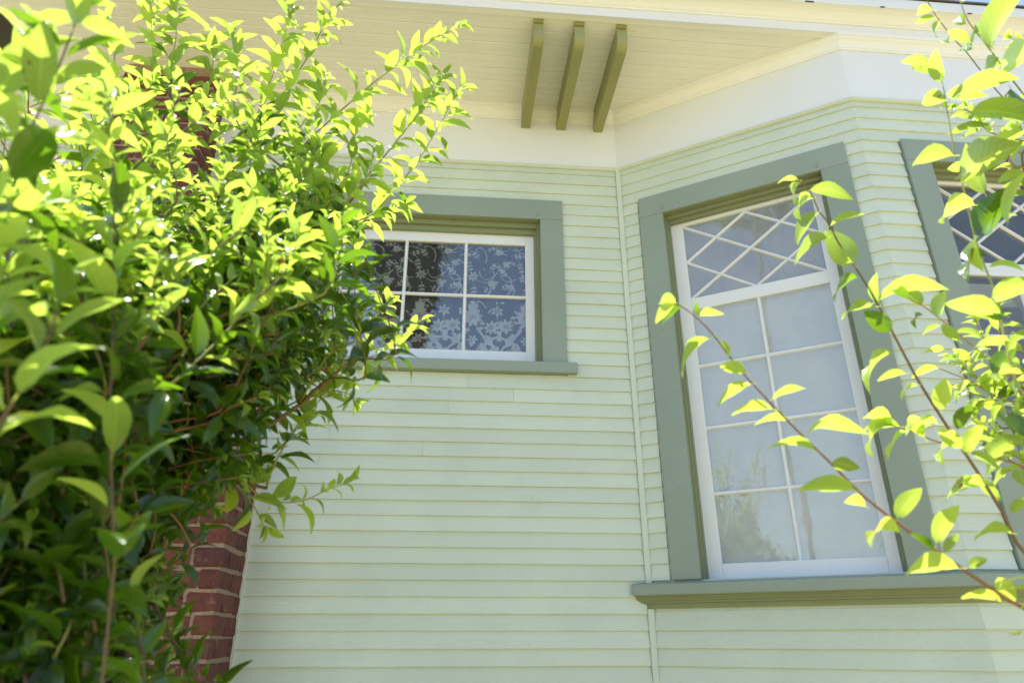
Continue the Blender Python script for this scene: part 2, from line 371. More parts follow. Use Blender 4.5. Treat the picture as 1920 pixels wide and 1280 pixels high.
# frieze, bed mould, crown
def run(name, prof, mat, parts=None, label=None, n=1, jit=0):
    for fr, s0, s1, m0, m1 in ((FA, XL, 0, 0, -TM), (FB, 0, W, TM, TM), (FC, 0, WC, -TM, TM), (FD, 0, W, -TM, -TM), (FE, 0, XR-FE.o.x, TM, 0)):
        q = MB(); fr.extrude(q, prof, s0, s1, m0, m1, n, jit); q.build(name, mat, house)
run('frieze_board', [(-.004, 4.871), (.026, 4.871), (.026, 5.33), (-.004, 5.33)], m_frieze)
run('bed_molding', [(-.004, 4.848), (.024, 4.848), (.034, 4.853), (.038, 4.861), (.034, 4.8705), (-.004, 4.8705)], m_siding)
run('crown_molding', [(.02, 5.282), (.036, 5.282), (.038, 5.295), (.044, 5.298), (.050, 5.318), (.062, 5.338), (.078, 5.350), (.080, 5.362), (.088, 5.365), (.090, 5.3895), (.02, 5.3895)], m_soffit)
# soffit boards with a bead down the middle
YE = -.945
mb = MB(); box(mb, XL, XR, YE+.01, .02, SZ+.012, SZ+.05); soffit = mb.build('soffit', m_soffit, house)
bw = .1168; y = YE+.045; SX = Frame((0, 0), 0)
while y < .05:
    a, b = -y, -(y+bw-.0022)                                     # off values (outwards)
    mid = (a+b)/2; z = SZ
    p = [(a, z+.016), (a, z+.004), (a-.004, z), (mid+.010, z), (mid+.0085, z+.0045), (mid+.0065, z+.0005), (mid-.0065, z+.0005), (mid-.0085, z+.0045), (mid-.010, z), (b+.004, z), (b, z+.004), (b, z+.016)]
    cuts = [XL, random.uniform(-5, -3.2), random.uniform(.2, 1.5), XR] if random.random() < .5 else [XL, random.uniform(-2.4, -1), XR]
    for c0, c1 in zip(cuts, cuts[1:]):
        q = MB(); SX.extrude(q, p, c0+.0007, c1-.0007, 0, 0, 10, .0004); q.build('soffit_board', m_soffit, soffit)
    y += bw
mb = MB(); box(mb, XL, XR, YE-.0005, YE+.043, SZ-.012, SZ+.02); mb.build('soffit_edge_trim', m_soffit, house, .002)
# fascia, cove and gutter lip
def along(name, prof, mat):
    q = MB(); SX.extrude(q, prof, XL-.3, XR+.3, 0, 0, 24, .0007); return q.build(name, mat, house)
o_ = -YE
along('fascia_board', [(o_-.02, SZ-.012), (o_+.012, SZ-.012), (o_+.012, SZ+.062), (o_-.02, SZ+.062)], m_frieze)
along('eave_cove', [(o_-.02, SZ+.0625), (o_+.02, SZ+.0625), (o_+.022, SZ+.072), (o_+.034, SZ+.078), (o_+.05, SZ+.092), (o_+.075, SZ+.108), (o_+.10, SZ+.117), (o_+.118, SZ+.120), (o_+.118, SZ+.16), (o_-.02, SZ+.16)], m_soffit)
gut = along('gutter', [(o_+.08, SZ+.1605), (o_+.08, SZ+.1225), (o_+.125, SZ+.1225), (o_+.128, SZ+.128), (o_+.128, SZ+.205), (o_+.122, SZ+.212), (o_+.08, SZ+.212)], m_frieze)
for i in range(26):                                               # rusty drip slots along the gutter's lower edge
    x = XL+1+i*.52+random.uniform(-.16, .16); w = random.uniform(.006, .03)
    q = MB(); box(q, x-w, x+w, YE-.1295, YE-.124, SZ+.119, SZ+.1215+random.uniform(.003, .006)); q.build('rust_spot', m_screen, gut)
# roof
mb = MB(); zr = SZ+.212
mb.add([(XL-.4, YE-.14, zr), (XR+.4, YE-.14, zr), (XR+.4, 2.6, zr+1.85), (XL-.4, 2.6, zr+1.85), (XL-.4, YE-.14, zr+.012), (XR+.4, YE-.14, zr+.012), (XR+.4, 2.6, zr+1.9), (XL-.4, 2.6, zr+1.9)], BOXF)
mb.add([(XL-.4, 2.6, zr+1.85), (XR+.4, 2.6, zr+1.85), (XR+.4, 6.2, zr), (XL-.4, 6.2, zr), (XL-.4, 2.6, zr+1.9), (XR+.4, 2.6, zr+1.9), (XR+.4, 6.2, zr+.03), (XL-.4, 6.2, zr+.03)], BOXF)
box(mb, XL, XR, YE+.02, 5.3, SZ+.052, SZ+.07)
for x in (XL, XR): mb.add([(x, YE, zr), (x, 6, zr), (x, 2.6, zr+1.85)], [(0, 1, 2)])
mb.build('roof', m_roof, house)
# soffit vent
mb = MB(); vx0, vx1, vy0, vy1 = -5.25, -4.19, -.655, -.175
for a in ((vx0, vx1, vy0-.03, vy0), (vx0, vx1, vy1, vy1+.03), (vx0-.03, vx0, vy0-.03, vy1+.03), (vx1, vx1+.03, vy0-.03, vy1+.03)): box(mb, a[0], a[1], a[2], a[3], SZ-.02, SZ+.001)
vent = mb.build('soffit_vent', m_soffit, house, .003)
q = MB(); box(q, vx0, vx1, vy0, vy1, SZ-.006, SZ-.004); q.build('vent_screen', m_screen, vent)
# bracket beams under the eave
for cx in (-.703, -.428, -.138):
    prof = [(.027, 5.206), (.80, 5.206)] + [(.80+.078*math.sin(t), 5.284-.078*math.cos(t)) for t in np.linspace(.12, 1.5, 7)] + [(.880, 5.345), (.874, 5.362), (.855, 5.372), (.027, 5.372)]
    w = .0345; k = len(prof); q = MB()
    vsb = [(cx-w, -a, z) for a, z in prof] + [(cx+w, -a, z) for a, z in prof]
    q.add(vsb, [tuple(range(k)), tuple(range(k, 2*k))[::-1]] + [(i, i+k, (i+1) % k+k, (i+1) % k) for i in range(k)])
    bm = q.build('bracket_beam', m_trimB, house, .003)
    q = MB(); nub = [(.852+.028*math.sin(t), 5.372-.0-.016*math.cos(t)+.0) for t in np.linspace(0, 3.1, 7)]
    kk = len(nub); w2 = w-.0006
    nub = [(a+.01, z+.014) for a, z in nub]
    q.add([(cx-w2, -a, min(z, 5.3895)) for a, z in nub]+[(cx+w2, -a, min(z, 5.3895)) for a, z in nub], [tuple(range(kk)), tuple(range(kk, 2*kk))[::-1]]+[(i, i+kk, (i+1) % kk+kk, (i+1) % kk) for i in range(kk)])
    q.build('beam_end_block', m_trimB, bm)
    q = MB(); box(q, cx-w+.004, cx+w-.004, -.84, -.03, 5.3715, 5.3898); q.build('packing_strip', m_trimB, bm)

# ---- windows
def bar(mb, fr, a, b, w, o0, o1):
    """square bar of width w between wall points a=(s,z), b"""
    dx, dz = b[0]-a[0], b[1]-a[1]; L = math.hypot(dx, dz); px, pz = -dz/L*w/2, dx/L*w/2
    c = [(a[0]-px, a[1]-pz), (b[0]-px, b[1]-pz), (b[0]+px, b[1]+pz), (a[0]+px, a[1]+pz)]
    ch = w*.28; qx, qz = -dz/L*(w/2-ch), dx/L*(w/2-ch)
    e = [(a[0]-qx, a[1]-qz), (b[0]-qx, b[1]-qz), (b[0]+qx, b[1]+qz), (a[0]+qx, a[1]+qz)]
    om = o1-.012
    mb.add([fr.p(s, o0, z) for s, z in c]+[fr.p(s, om, z) for s, z in c]+[fr.p(s, o1, z) for s, z in e],
           [(0, 3, 2, 1), (0, 1, 5, 4), (1, 2, 6, 5), (2, 3, 7, 6), (3, 0, 4, 7), (4, 5, 9, 8), (5, 6, 10, 9), (6, 7, 11, 10), (7, 4, 8, 11), (8, 9, 10, 11)])
def pane(fr, pts, parent, off=-.118, mat=None):
    if sum(a[0]*b[1]-b[0]*a[1] for a, b in zip(pts, pts[1:]+pts[:1])) < 0: pts = pts[::-1]          # panes face outwards
    cs = sum(p[0] for p in pts)/len(pts); cz = sum(p[1] for p in pts)/len(pts)
    ta, tb = random.gauss(0, .0022), random.gauss(0, .0022)
    q = MB(); k = len(pts)
    f = [fr.p(s, off+(s-cs)*ta+(z-cz)*tb, z) for s, z in pts]
    q.add(f, [tuple(range(k))]); return q.build('pane', mat or m_glass, parent)
def hook(fr, s, z, parent):
    q = MB(); pts = [(s, .03, z), (s, .045, z-.002), (s, .052, z+.008), (s+.004, .05, z+.02), (s+.010, .046, z+.028)]
    tube_into(q, [fr.p(*p) for p in pts], [.0022]*5, 5); fr.box(q, s-.009, s+.009, .03, .034, z-.008, z+.006); q.build('curtain_hook', m_trim, parent)
def tube_into(mb, pts, rad, n=6):
    rings = []; prev = None
    for i, p in enumerate(pts):
        t = (pts[min(i+1, len(pts)-1)]-pts[max(i-1, 0)]).normalized()
        a = t.orthogonal().normalized() if prev is None else (prev-t*prev.dot(t)).normalized()
        prev = a; b = t.cross(a)
        rings += [p+(a*math.cos(2*math.pi*j/n)+b*math.sin(2*math.pi*j/n))*rad[i] for j in range(n)]
    k = len(pts)
    mb.add(rings, [(i*n+j, i*n+(j+1) % n, (i+1)*n+(j+1) % n, (i+1)*n+j) for i in range(k-1) for j in range(n)]+[tuple(range(n))[::-1], tuple(range((k-1)*n, k*n))])
def window(fr, op, label, stop_s, stop_t, sash_w):
    s0, s1, z0, z1 = op
    q = MB()                                                     # jambs and the stepped stops inside them
    fr.box(q, s0-.02, s0+.001, -.16, .012, z0, z1); fr.box(q, s1-.001, s1+.02, -.16, .012, z0, z1); fr.box(q, s0, s1, -.16, .012, z1-.001, z1+.02)
    win = q.build('window', m_olive, house); win['label'] = label
    for d, o0, o1 in ((.5, -.099, -.035), (1., -.099, -.066)):
        q = MB(); st = stop_t*d; ss = stop_s*d
        e = .001*d
        fr.box(q, s0+e, s0+ss, o0, o1, z0, z1-e); fr.box(q, s1-ss, s1-e, o0, o1, z0, z1-e); fr.box(q, s0+ss, s1-ss, o0, o1-.0005, z1-st, z1-e)
        q.build('stop_molding', m_olive, win, .002)
    # casing boards
    q = MB(); fr.box(q, s0-CAS, s0, .002, .032, z0+.0005, z1-.0003); q.build('casing_board', m_trim, win, .003)
    q = MB(); fr.box(q, s1, s1+CAS, .002, .032, z0+.0005, z1-.0003); q.build('casing_board', m_trim, win, .003)
    q = MB(); fr.box(q, s0-CAS, s1+CAS, .002, .0335, z1, z1+CAS); q.build('casing_board', m_trim, win, .003)
    # sash stiles and rails
    a0, a1 = s0+stop_s*.55, s1-stop_s*.55; t1 = z1-stop_t*.5
    for (x0, x1, y0, y1) in sash_w:
        q = MB(); fr.box(q, x0, x1, -.145, -.1, y0, y1); q.build('sash_rail', m_white, win, .003)
    return win
def grid(fr, win, sx, zx, w=.024, mat=None):
    """muntin bars and panes for a glazed field with column lines sx and row lines zx"""
    for s in sx[1:-1]:
        q = MB(); bar(q, fr, (s, zx[0]), (s, zx[-1]), w, -.14, -.1035); q.build('muntin', m_white, win)
    for z in zx[1:-1]:
        q = MB(); bar(q, fr, (sx[0], z), (sx[-1], z), w, -.139, -.105); q.build('muntin', m_white, win)
    for s, s2 in zip(sx, sx[1:]):
        for z, z2 in zip(zx, zx[1:]): pane(fr, [(s, z), (s2, z), (s2, z2), (s, z2)], win, mat=mat)
# window with the lace curtain
sA0, sA1 = -2.055, -.637
gA = [-1.990, -1.560, -1.132, -.702]; zA = [3.392, 3.815, 4.237]
winA = window(FA, WIN_A, 'small six-pane window with a lace curtain', .032, .072,
              [(sA0, gA[0], 3.263, 4.33), (gA[3], sA1, 3.263, 4.33), (gA[0], gA[3], 3.263, zA[0]), (gA[0], gA[3], zA[2], 4.329)])
grid(FA, winA, gA, zA)
q = MB(); FA.box(q, SILL_A[0], SILL_A[1], -.10, .062, 3.188, 3.2617); q.build('sill', m_trim, winA, .004)
hook(FA, -.62, 4.415, winA)
# bay windows
def bay_window(fr, op, label, g0, g1):
    zl = [1.995, 2.402, 2.814, 3.233, 3.636]; top = (3.724, 4.304); mid = (g0+g1)/2
    a0, a1 = g0-.092, g1+.062
    win = window(fr, op, label, .02, .05, [(a0, g0, 1.9055, 4.36), (g1, a1, 1.9055, 4.36), (g0, g1, 1.906, zl[0]), (g0, g1, zl[-1], top[0]), (g0, g1, top[1], 4.359)])
    grid(fr, win, [g0, mid, g1], zl, .024, m_milky if fr is FB else m_clear)
    zb, zt = top; zm = (zb+zt)/2
    TL, TR, BL, BR = (g0, zt), (g1, zt), (g0, zb), (g1, zb); T, B_, L, R = (mid, zt), (mid, zb), (g0, zm), (g1, zm); C = (mid, zm)
    for k, (a, b) in enumerate(((TL, BR), (BL, TR), (L, T), (T, R), (R, B_), (B_, L))):
        q = MB(); bar(q, fr, a, b, .021, -.14+.0011*k, -.1035-.0012*k); q.build('muntin', m_white, win)
    h = lambda a, b: ((a[0]+b[0])/2, (a[1]+b[1])/2)
    lt, tr, rb, bl = h(L, T), h(T, R), h(R, B_), h(B_, L)
    for P in ([C, lt, T, tr], [C, tr, R, rb], [C, rb, B_, bl], [C, bl, L, lt], [TL, T, lt], [TL, lt, L], [TR, R, tr], [TR, tr, T], [BR, B_, rb], [BR, rb, R], [BL, L, bl], [BL, bl, B_]): pane(fr, P, win, mat=m_hazy if fr is FB else m_clear)
    hook(fr, op[0]+.0, op[3]+.03, win); hook(fr, op[1]-.02, op[3]+.03, win)
    return win
winB = bay_window(FB, WIN_B, 'tall bay window with a diamond-paned top and a pale shade', .420, 1.280)
winC = bay_window(FC, WIN_C, 'tall bay window with a diamond-paned top and a dark drape', .50, 1.26)
# the bay's sill and the moulding below it
for fr, s0, s1, m0, m1 in ((FB, -.072, W, 0, TM), (FC, 0, WC, -TM, TM), (FD, 0, W, -TM, 0)):
    q = MB(); fr.extrude(q, [(-.10, 1.828), (.088, 1.822), (.092, 1.828), (.092, 1.880), (.086, 1.885), (.03, 1.896), (-.10, 1.9045)], s0, s1, m0, m1, 8, .0006)
    sl = q.build('bay_sill', m_trim, house)
    q = MB(); fr.extrude(q, [(-.003, 1.824), (.066, 1.824), (.066, 1.813), (.058, 1.808), (.050, 1.796), (.040, 1.790), (.040, 1.783), (.028, 1.778), (.022, 1.766), (.018, 1.753), (-.003, 1.753)], s0+(.032 if fr is FB else 0), s1, m0+(-.35 if fr is FB else 0), m1, 8, .0005)
    q.build('sill_molding', m_olive, sl)

# ---- chimney
chx0, chx1, chy, zsh = -4.24, -2.333, -.43, 2.53
stx0, stx1, sty = -3.60, -2.97, -.26
COURSE, BH = .1075, .089
q = MB(); e = .007
box(q, chx0+e, chx1-e, chy+e, -.001, .02, zsh-e)
q.add([(chx0+e, chy+e, zsh-e), (chx1-e, chy+e, zsh-e), (chx1-e, -.001, zsh-e), (chx0+e, -.001, zsh-e), (stx0+e, sty+e, zsh+.72), (stx1-e, sty+e, zsh+.72), (stx1-e, -.001, zsh+.72), (stx0+e, -.001, zsh+.72)], BOXF)
box(q, stx0+e, stx1-e, sty+e, -.001, zsh+.72, SZ+.002)
chim = q.build('chimney', m_mortar, house); chim['label'] = 'old red brick chimney behind the shrub'
brick_mesh = {}
def brick_me(L, D, v):
    key = (round(L, 3), round(D, 3), v)
    if key not in brick_mesh:
        mb = MB(); b_ = .006; vs_ = []; r_ = random.Random(hash(key) % 9999)
        for z in (0, b_, BH-b_, BH):
            i = b_ if z in (0, BH) else 0
            vs_ += [(x+r_.uniform(-.0045, .0045), y+r_.uniform(-.003, .003), z+r_.uniform(-.004, .004)) for x, y in ((i, i), (L-i, i), (L-i, D-i), (i, D-i))]
        fs = [(3, 2, 1, 0), (12, 13, 14, 15)]
        for k in range(3):
            for j in range(4): fs.append((k*4+j, k*4+(j+1) % 4, k*4+4+(j+1) % 4, k*4+4+j))
        mb.add(vs_, fs); brick_mesh[key] = mb.mesh('brick', m_brick)
    return brick_mesh[key]
def courses(x0, x1, yf, z0, z1):
    """front and both side faces of a stack of courses, corner bricks alternating"""
    z = z0; k = 0; J = .015
    while z+BH < z1+.02:
        row = []
        ST, HD = .205, .098
        if k % 2 == 0:
            x = x0; lens = []
            while x < x1-.03: L = min(ST, x1-x); lens.append((x, L)); x += L+J
            row += [(x, yf, L, HD) for x, L in lens]
            y = yf+HD+J
            while y < -.03:
                L = min(ST, -.008-y)
                for xx in (x0, x1-HD): row.append((xx, y, HD, L))
                y += L+J
        else:
            y = yf
            while y < -.03:
                L = min(ST, -.008-y)
                for xx in (x0, x1-HD): row.append((xx, y, HD, L))
                y += L+J
            x = x0+HD+J
            while x < x1-HD-.03: L = min(ST, x1-HD-J-x); row.append((x, yf, L, HD)); x += L+J
        for (x, y, L, D) in row:
            if L < .02 or D < .02: continue
            o = link('brick', brick_me(L, D, random.randrange(9)), None)
            o.parent = chim; o.location = (x+random.uniform(-.002, .002), y+random.uniform(-.003, .003), z+random.uniform(-.002, .002)); o.rotation_euler = (random.gauss(0, .01), random.gauss(0, .014), random.gauss(0, .01))
        z += COURSE; k += 1
courses(chx0, chx1, chy, 1.075, zsh)
courses(stx0, stx1, sty, 3.28, SZ-.03)
n = 7                                                            # stepped shoulder between the wide base and the stack
for i in range(n):
    t = (i+.5)/n; a = chx1+(stx1-chx1)*t; b_ = chx0+(stx0-chx0)*t; yy = chy+(sty-chy)*t
    courses(b_, a, yy, zsh+i*COURSE, zsh+i*COURSE+.06)
q = MB(); box(q, chx1-.002, chx1+.011, -.034, .001, .46, 2.52); 
for i in range(len(q.v)): pass
q.build('caulk_bead', m_caulk, chim)

# ------------------------------------------------------------------ things behind the glass
def sheet(fr, s0, s1, z0, z1, off, amp, per, nx=60, nz=6, seed=0):
    r_ = random.Random(seed); q = MB(); ph = [r_.uniform(0, 6) for _ in range(4)]
    def o(s): return off+amp*(math.sin(s/per*6.283+ph[0])+.5*math.sin(s/per*6.283*1.7+ph[1]))
    q.add([fr.p(s0+(s1-s0)*i/nx, o(s0+(s1-s0)*i/nx), z0+(z1-z0)*j/nz) for j in range(nz+1) for i in range(nx+1)],
          [(j*(nx+1)+i, j*(nx+1)+i+1, (j+1)*(nx+1)+i+1, (j+1)*(nx+1)+i) for j in range(nz) for i in range(nx)])
    return q, o
lace = tag(empty('lace_curtain', (-1.35, .19, 3.3)), 'white floral lace curtain hanging inside the small six-pane window', 'curtain')
q, offs = sheet(FA, -2.06, -.63, 3.28, 4.36, -.148, .009, .13, 120, 4, 3)
q.build('net_panel', m_net, lace, smooth=True)
mo = MB()
def P2(s, z, lift=.003): return FA.p(s, offs(s)+lift, z)
def leafm(s, z, ang, L, w):
    c, d = math.cos(ang), math.sin(ang); pts = [(0, 0), (.3, w), (.65, w*.8), (1, 0), (.65, -w*.8), (.3, -w)]
    mo.add([P2(s+(x*c-y_*d)*L, z+(x*d+y_*c)*L) for x, y_ in pts], [(0, 1, 2, 3, 4, 5)])
def ribbon(pts, w):
    vs_ = []
    for i, (s, z) in enumerate(pts):
        a = pts[max(0, i-1)]; b = pts[min(len(pts)-1, i+1)]; dx, dz = b[0]-a[0], b[1]-a[1]; L = math.hypot(dx, dz) or 1
        vs_ += [P2(s-dz/L*w/2, z+dx/L*w/2, .0035), P2(s+dz/L*w/2, z-dx/L*w/2, .0035)]
    mo.add(vs_, [(2*i, 2*i+1, 2*i+3, 2*i+2) for i in range(len(pts)-1)])
def curl(s, z, ang, L, turn, w=.006, n_=14):
    pts = []; x, y_, a = s, z, ang
    for i in range(n_): pts.append((x, y_)); x += math.cos(a)*L/n_; y_ += math.sin(a)*L/n_; a += turn/n_*(.4+1.6*i/n_)
    ribbon(pts, w); return x, y_, a
def rosette(s, z, r, petals=7, rot=0):
    for k in range(petals):
        a = rot+k*6.283/petals; c, d = math.cos(a), math.sin(a)
        if r < .03: leafm(s, z, a, r, .34); continue
        leafm(s+c*r*.30, z+d*r*.30, a, r*.72, .30)
        leafm(s+math.cos(a+3.14/petals)*r*.18, z+math.sin(a+3.14/petals)*r*.18, a+3.14/petals, r*.36, .26)
    if r >= .03: ribbon([(s+math.cos(t)*r*.13, z+math.sin(t)*r*.13) for t in np.linspace(0, 6.283, 9)], r*.11)
def spray(s, z, ang, L, n_=4, sz=.03):
    x, y_ = s, z
    for i in range(n_):
        x += math.cos(ang)*L/n_; y_ += math.sin(ang)*L/n_
        leafm(x, y_, ang+.9, sz, .26); leafm(x, y_, ang-.9, sz, .26)
    leafm(x, y_, ang, sz, .26); ribbon([(s, z), ((s+x)/2+.004, (z+y_)/2), (x, y_)], .004)
PER = .372
for k in range(-1, 5):
    b = -2.06+k*PER+.085
    # upper sprigs
    curl(b+.02, 4.34, -1.2, .26, 1.3, .005); curl(b+.20, 4.33, -1.9, .22, -1.6, .005); curl(b+.30, 4.22, -.4, .2, 2.6, .005); curl(b+.12, 4.06, 2.2, .2, 3.6, .006)
    for (x, z, a) in ((.05, 4.24, .6), (.02, 4.17, 2.6), (.16, 4.26, 1.9), (.24, 4.21, .2), (.28, 4.27, 1.3), (.33, 4.1, -1.2), (.09, 4.30, 1.0)): spray(b+x, z, a, .05, 2, .026)
    spray(b+.115, 4.135, -1.35, .085, 3, .028)
    rosette(b+.155, 3.985, .043, 7, k); curl(b+.19, 3.95, -.3, .2, 2.9, .006); curl(b+.10, 3.97, 3.6, .2, -3.2, .006); spray(b+.16, 3.93, -1.5, .09, 3, .03)
    curl(b+.33, 4.02, -2.2, .2, -3.0, .007); spray(b+.04, 3.99, 2.4, .05, 2, .03); spray(b+.27, 4.03, .9, .05, 2, .03)
    curl(b+.02, 3.84, .9, .2, 1.8, .008); curl(b+.03, 3.83, .9, .17, 1.9, .005)
    for (x, z) in ((.075, 4.09), (.235, 4.05), (.06, 3.9), (.255, 3.9), (.33, 3.94)): rosette(b+x, z, .012, 4, .4)
    for (x, z, a) in ((.02, 4.05, 1.2), (.20, 4.12, 2.2), (.30, 4.16, .6), (.36, 4.22, 2.4), (.22, 3.90, -.6), (.31, 3.86, 1.9), (.10, 3.88, 2.7), (.06, 4.15, .3), (.26, 3.97, -1.0), (.35, 3.88, .7)): spray(b+x, z, a, .055, 2, .030)
    rosette(b+.34, 4.19, .030, 6, .3); rosette(b+.02, 4.10, .028, 6, .1); rosette(b+.30, 3.93, .032, 6, .6); rosette(b+.20, 4.30, .026, 6, .2)
    curl(b+.24, 4.10, 1.2, .2, 3.0, .008); curl(b+.05, 3.93, -.8, .16, -3.0, .008); curl(b+.32, 4.33, -1.8, .22, 2.2, .007)
    # lower, denser border
    rosette(b+.16, 3.66, .075, 9, .2); leafm(b+.16, 3.70, 1.57, .10, .22); leafm(b+.16, 3.69, 1.2, .09, .2); leafm(b+.16, 3.69, 1.95, .09, .2)
    rosette(b+.33, 3.71, .048, 6, .5); spray(b+.33, 3.66, -1.5, .1, 3, .035); curl(b+.25, 3.74, 2.1, .15, 3.3, .010)
    rosette(b+.02, 3.60, .060, 8, .1); rosette(b+.29, 3.585, .055, 8, .7)
    for sg in (-1, 1):
        curl(b+.16+sg*.03, 3.58, -1.57+sg*.5, .24, sg*2.6, .018); curl(b+.16+sg*.05, 3.58, -1.57+sg*.2, .2, sg*1.3, .009); curl(b+.345+sg*.012, 3.36, 1.57, .2, -sg*2.6, .015)
        leafm(b+.16+sg*.06, 3.47, -1.57+sg*.3, .085, .36); leafm(b+.345+sg*.05, 3.45, 1.57-sg*.5, .10, .28)
    rosette(b+.16, 3.49, .04, 6, 0); rosette(b+.345, 3.50, .028, 5, .3)
    for j in range(6): leafm(b+j*PER/6+.01, 3.37+.02*(j % 2), 1.0+.5*(j % 3), .065, .34); leafm(b+j*PER/6+.03, 3.32, 2.2-.4*(j % 3), .06, .36)
    for j in range(12): leafm(b+j*PER/12, 3.285+.012*(j % 3), 1.57+.9*math.sin(j*2.1), .05, .35)
for k in range(150):
    x = -2.05+1.42*random.random(); z = 3.29+.5*random.random()**1.3; leafm(x, z, random.uniform(0, 6.28), random.uniform(.025, .045), .30)
mo.build('lace_pattern', m_lace, lace)
q, _ = sheet(FB, .34, 1.34, 1.93, 3.69, -.165, .002, .5, 30, 4, 5)
tag(q.build('roller_shade', m_shade, None, smooth=True), 'pale plain roller shade drawn behind the lower panes of the near bay window', 'shade')
q, _ = sheet(FB, .30, 1.38, 3.2, 4.36, -.235, .014, .17, 60, 4, 6)
tag(q.build('sheer_curtain', mk_cloth('grey_sheer', (.48, .49, .50), .6, .4), None, smooth=True), 'grey sheer curtain behind the diamond panes of the near bay window', 'curtain')
q, _ = sheet(FC, .42, 1.34, 1.93, 3.62, -.20, .016, .13, 70, 4, 7)
tag(q.build('dark_drape', m_drape, None, smooth=True), 'dark pleated drape behind the far bay window at the right edge', 'curtain')
q = MB(); FC.box(q, .47, 1.30, -.19, -.165, 3.47, 3.61); FC.box(q, .47, 1.30, -.192, -.160, 3.455, 3.47)
tag(q.build('raised_blind', m_pelmet, None, .002), 'beige blind raised to the top of the far bay window lower sash', 'blind')

# ------------------------------------------------------------------ foliage
ROWS = [0, .10, .24, .40, .57, .73, .87, .95, 1.0]
def leaf_grid(wid, fold, curlv, twist, wave, blunt):
    vs_, uv = [], []
    vs_ += [(-.006, -.13, .015), (.006, -.13, .015), (-.006, 0, 0), (.006, 0, 0)]; uv += [(.5, 0)]*4
    for v in ROWS:
        w = wid*(math.sin(math.pi*v**.82)**(.75 if blunt else .95))*(1.0) if 0 < v < 1 else .004
        if v == 1.0: w = .012 if blunt else .003
        th = twist*v
        for u in (-1, -.5, 0, .5, 1):
            x = u*w; zz = fold*abs(u)*w + wave*math.sin(v*9+u*2)*abs(u)*.03
            # bend down along the length
            a = curlv*v; yy = math.sin(a)/curlv if abs(curlv) > .05 else v; dz = -(1-math.cos(a))/curlv if abs(curlv) > .05 else 0
            vs_.append((x*math.cos(th)-zz*math.sin(th), yy, dz+x*math.sin(th)+zz*math.cos(th))); uv.append((u*.5+.5, v))
    fs = [(0, 1, 3, 2)]
    for r in range(len(ROWS)-1):
        for c in range(4):
            i = 4+r*5+c; fs.append((i, i+1, i+6, i+5))
    return np.array(vs_), fs, np.array(uv)
VAR = [leaf_grid(random.uniform(.155, .215), random.uniform(.2, .8), random.uniform(.4, 1.7), random.uniform(-.5, .5), random.uniform(.3, 1.2), i % 3 == 0) for i in range(12)]
RND = [leaf_grid(random.uniform(.22, .29), random.uniform(.1, .4), random.uniform(.1, .8), random.uniform(-.25, .25), random.uniform(.3, 1.), True) for i in range(4)]
ALLV = VAR+RND
def mesh_from(vs_, fs, uvs, mat, name='leaf'):
    me = bpy.data.meshes.new(name); me.from_pydata([tuple(v) for v in vs_], [], fs); me.materials.append(mat)
    ul = me.uv_layers.new(name='UVMap'); idx = np.zeros(len(me.loops), dtype=np.int32); me.loops.foreach_get('vertex_index', idx)
    ul.data.foreach_set('uv', np.asarray(uvs, dtype=np.float32)[idx].ravel()); me.polygons.foreach_set('use_smooth', [True]*len(me.polygons)); me.update(); return me
leaf_meshes = {}
def leaf_mesh(k, mat):
    if (k, mat.name) not in leaf_meshes: leaf_meshes[(k, mat.name)] = mesh_from(*ALLV[k], mat)
    return leaf_meshes[(k, mat.name)]
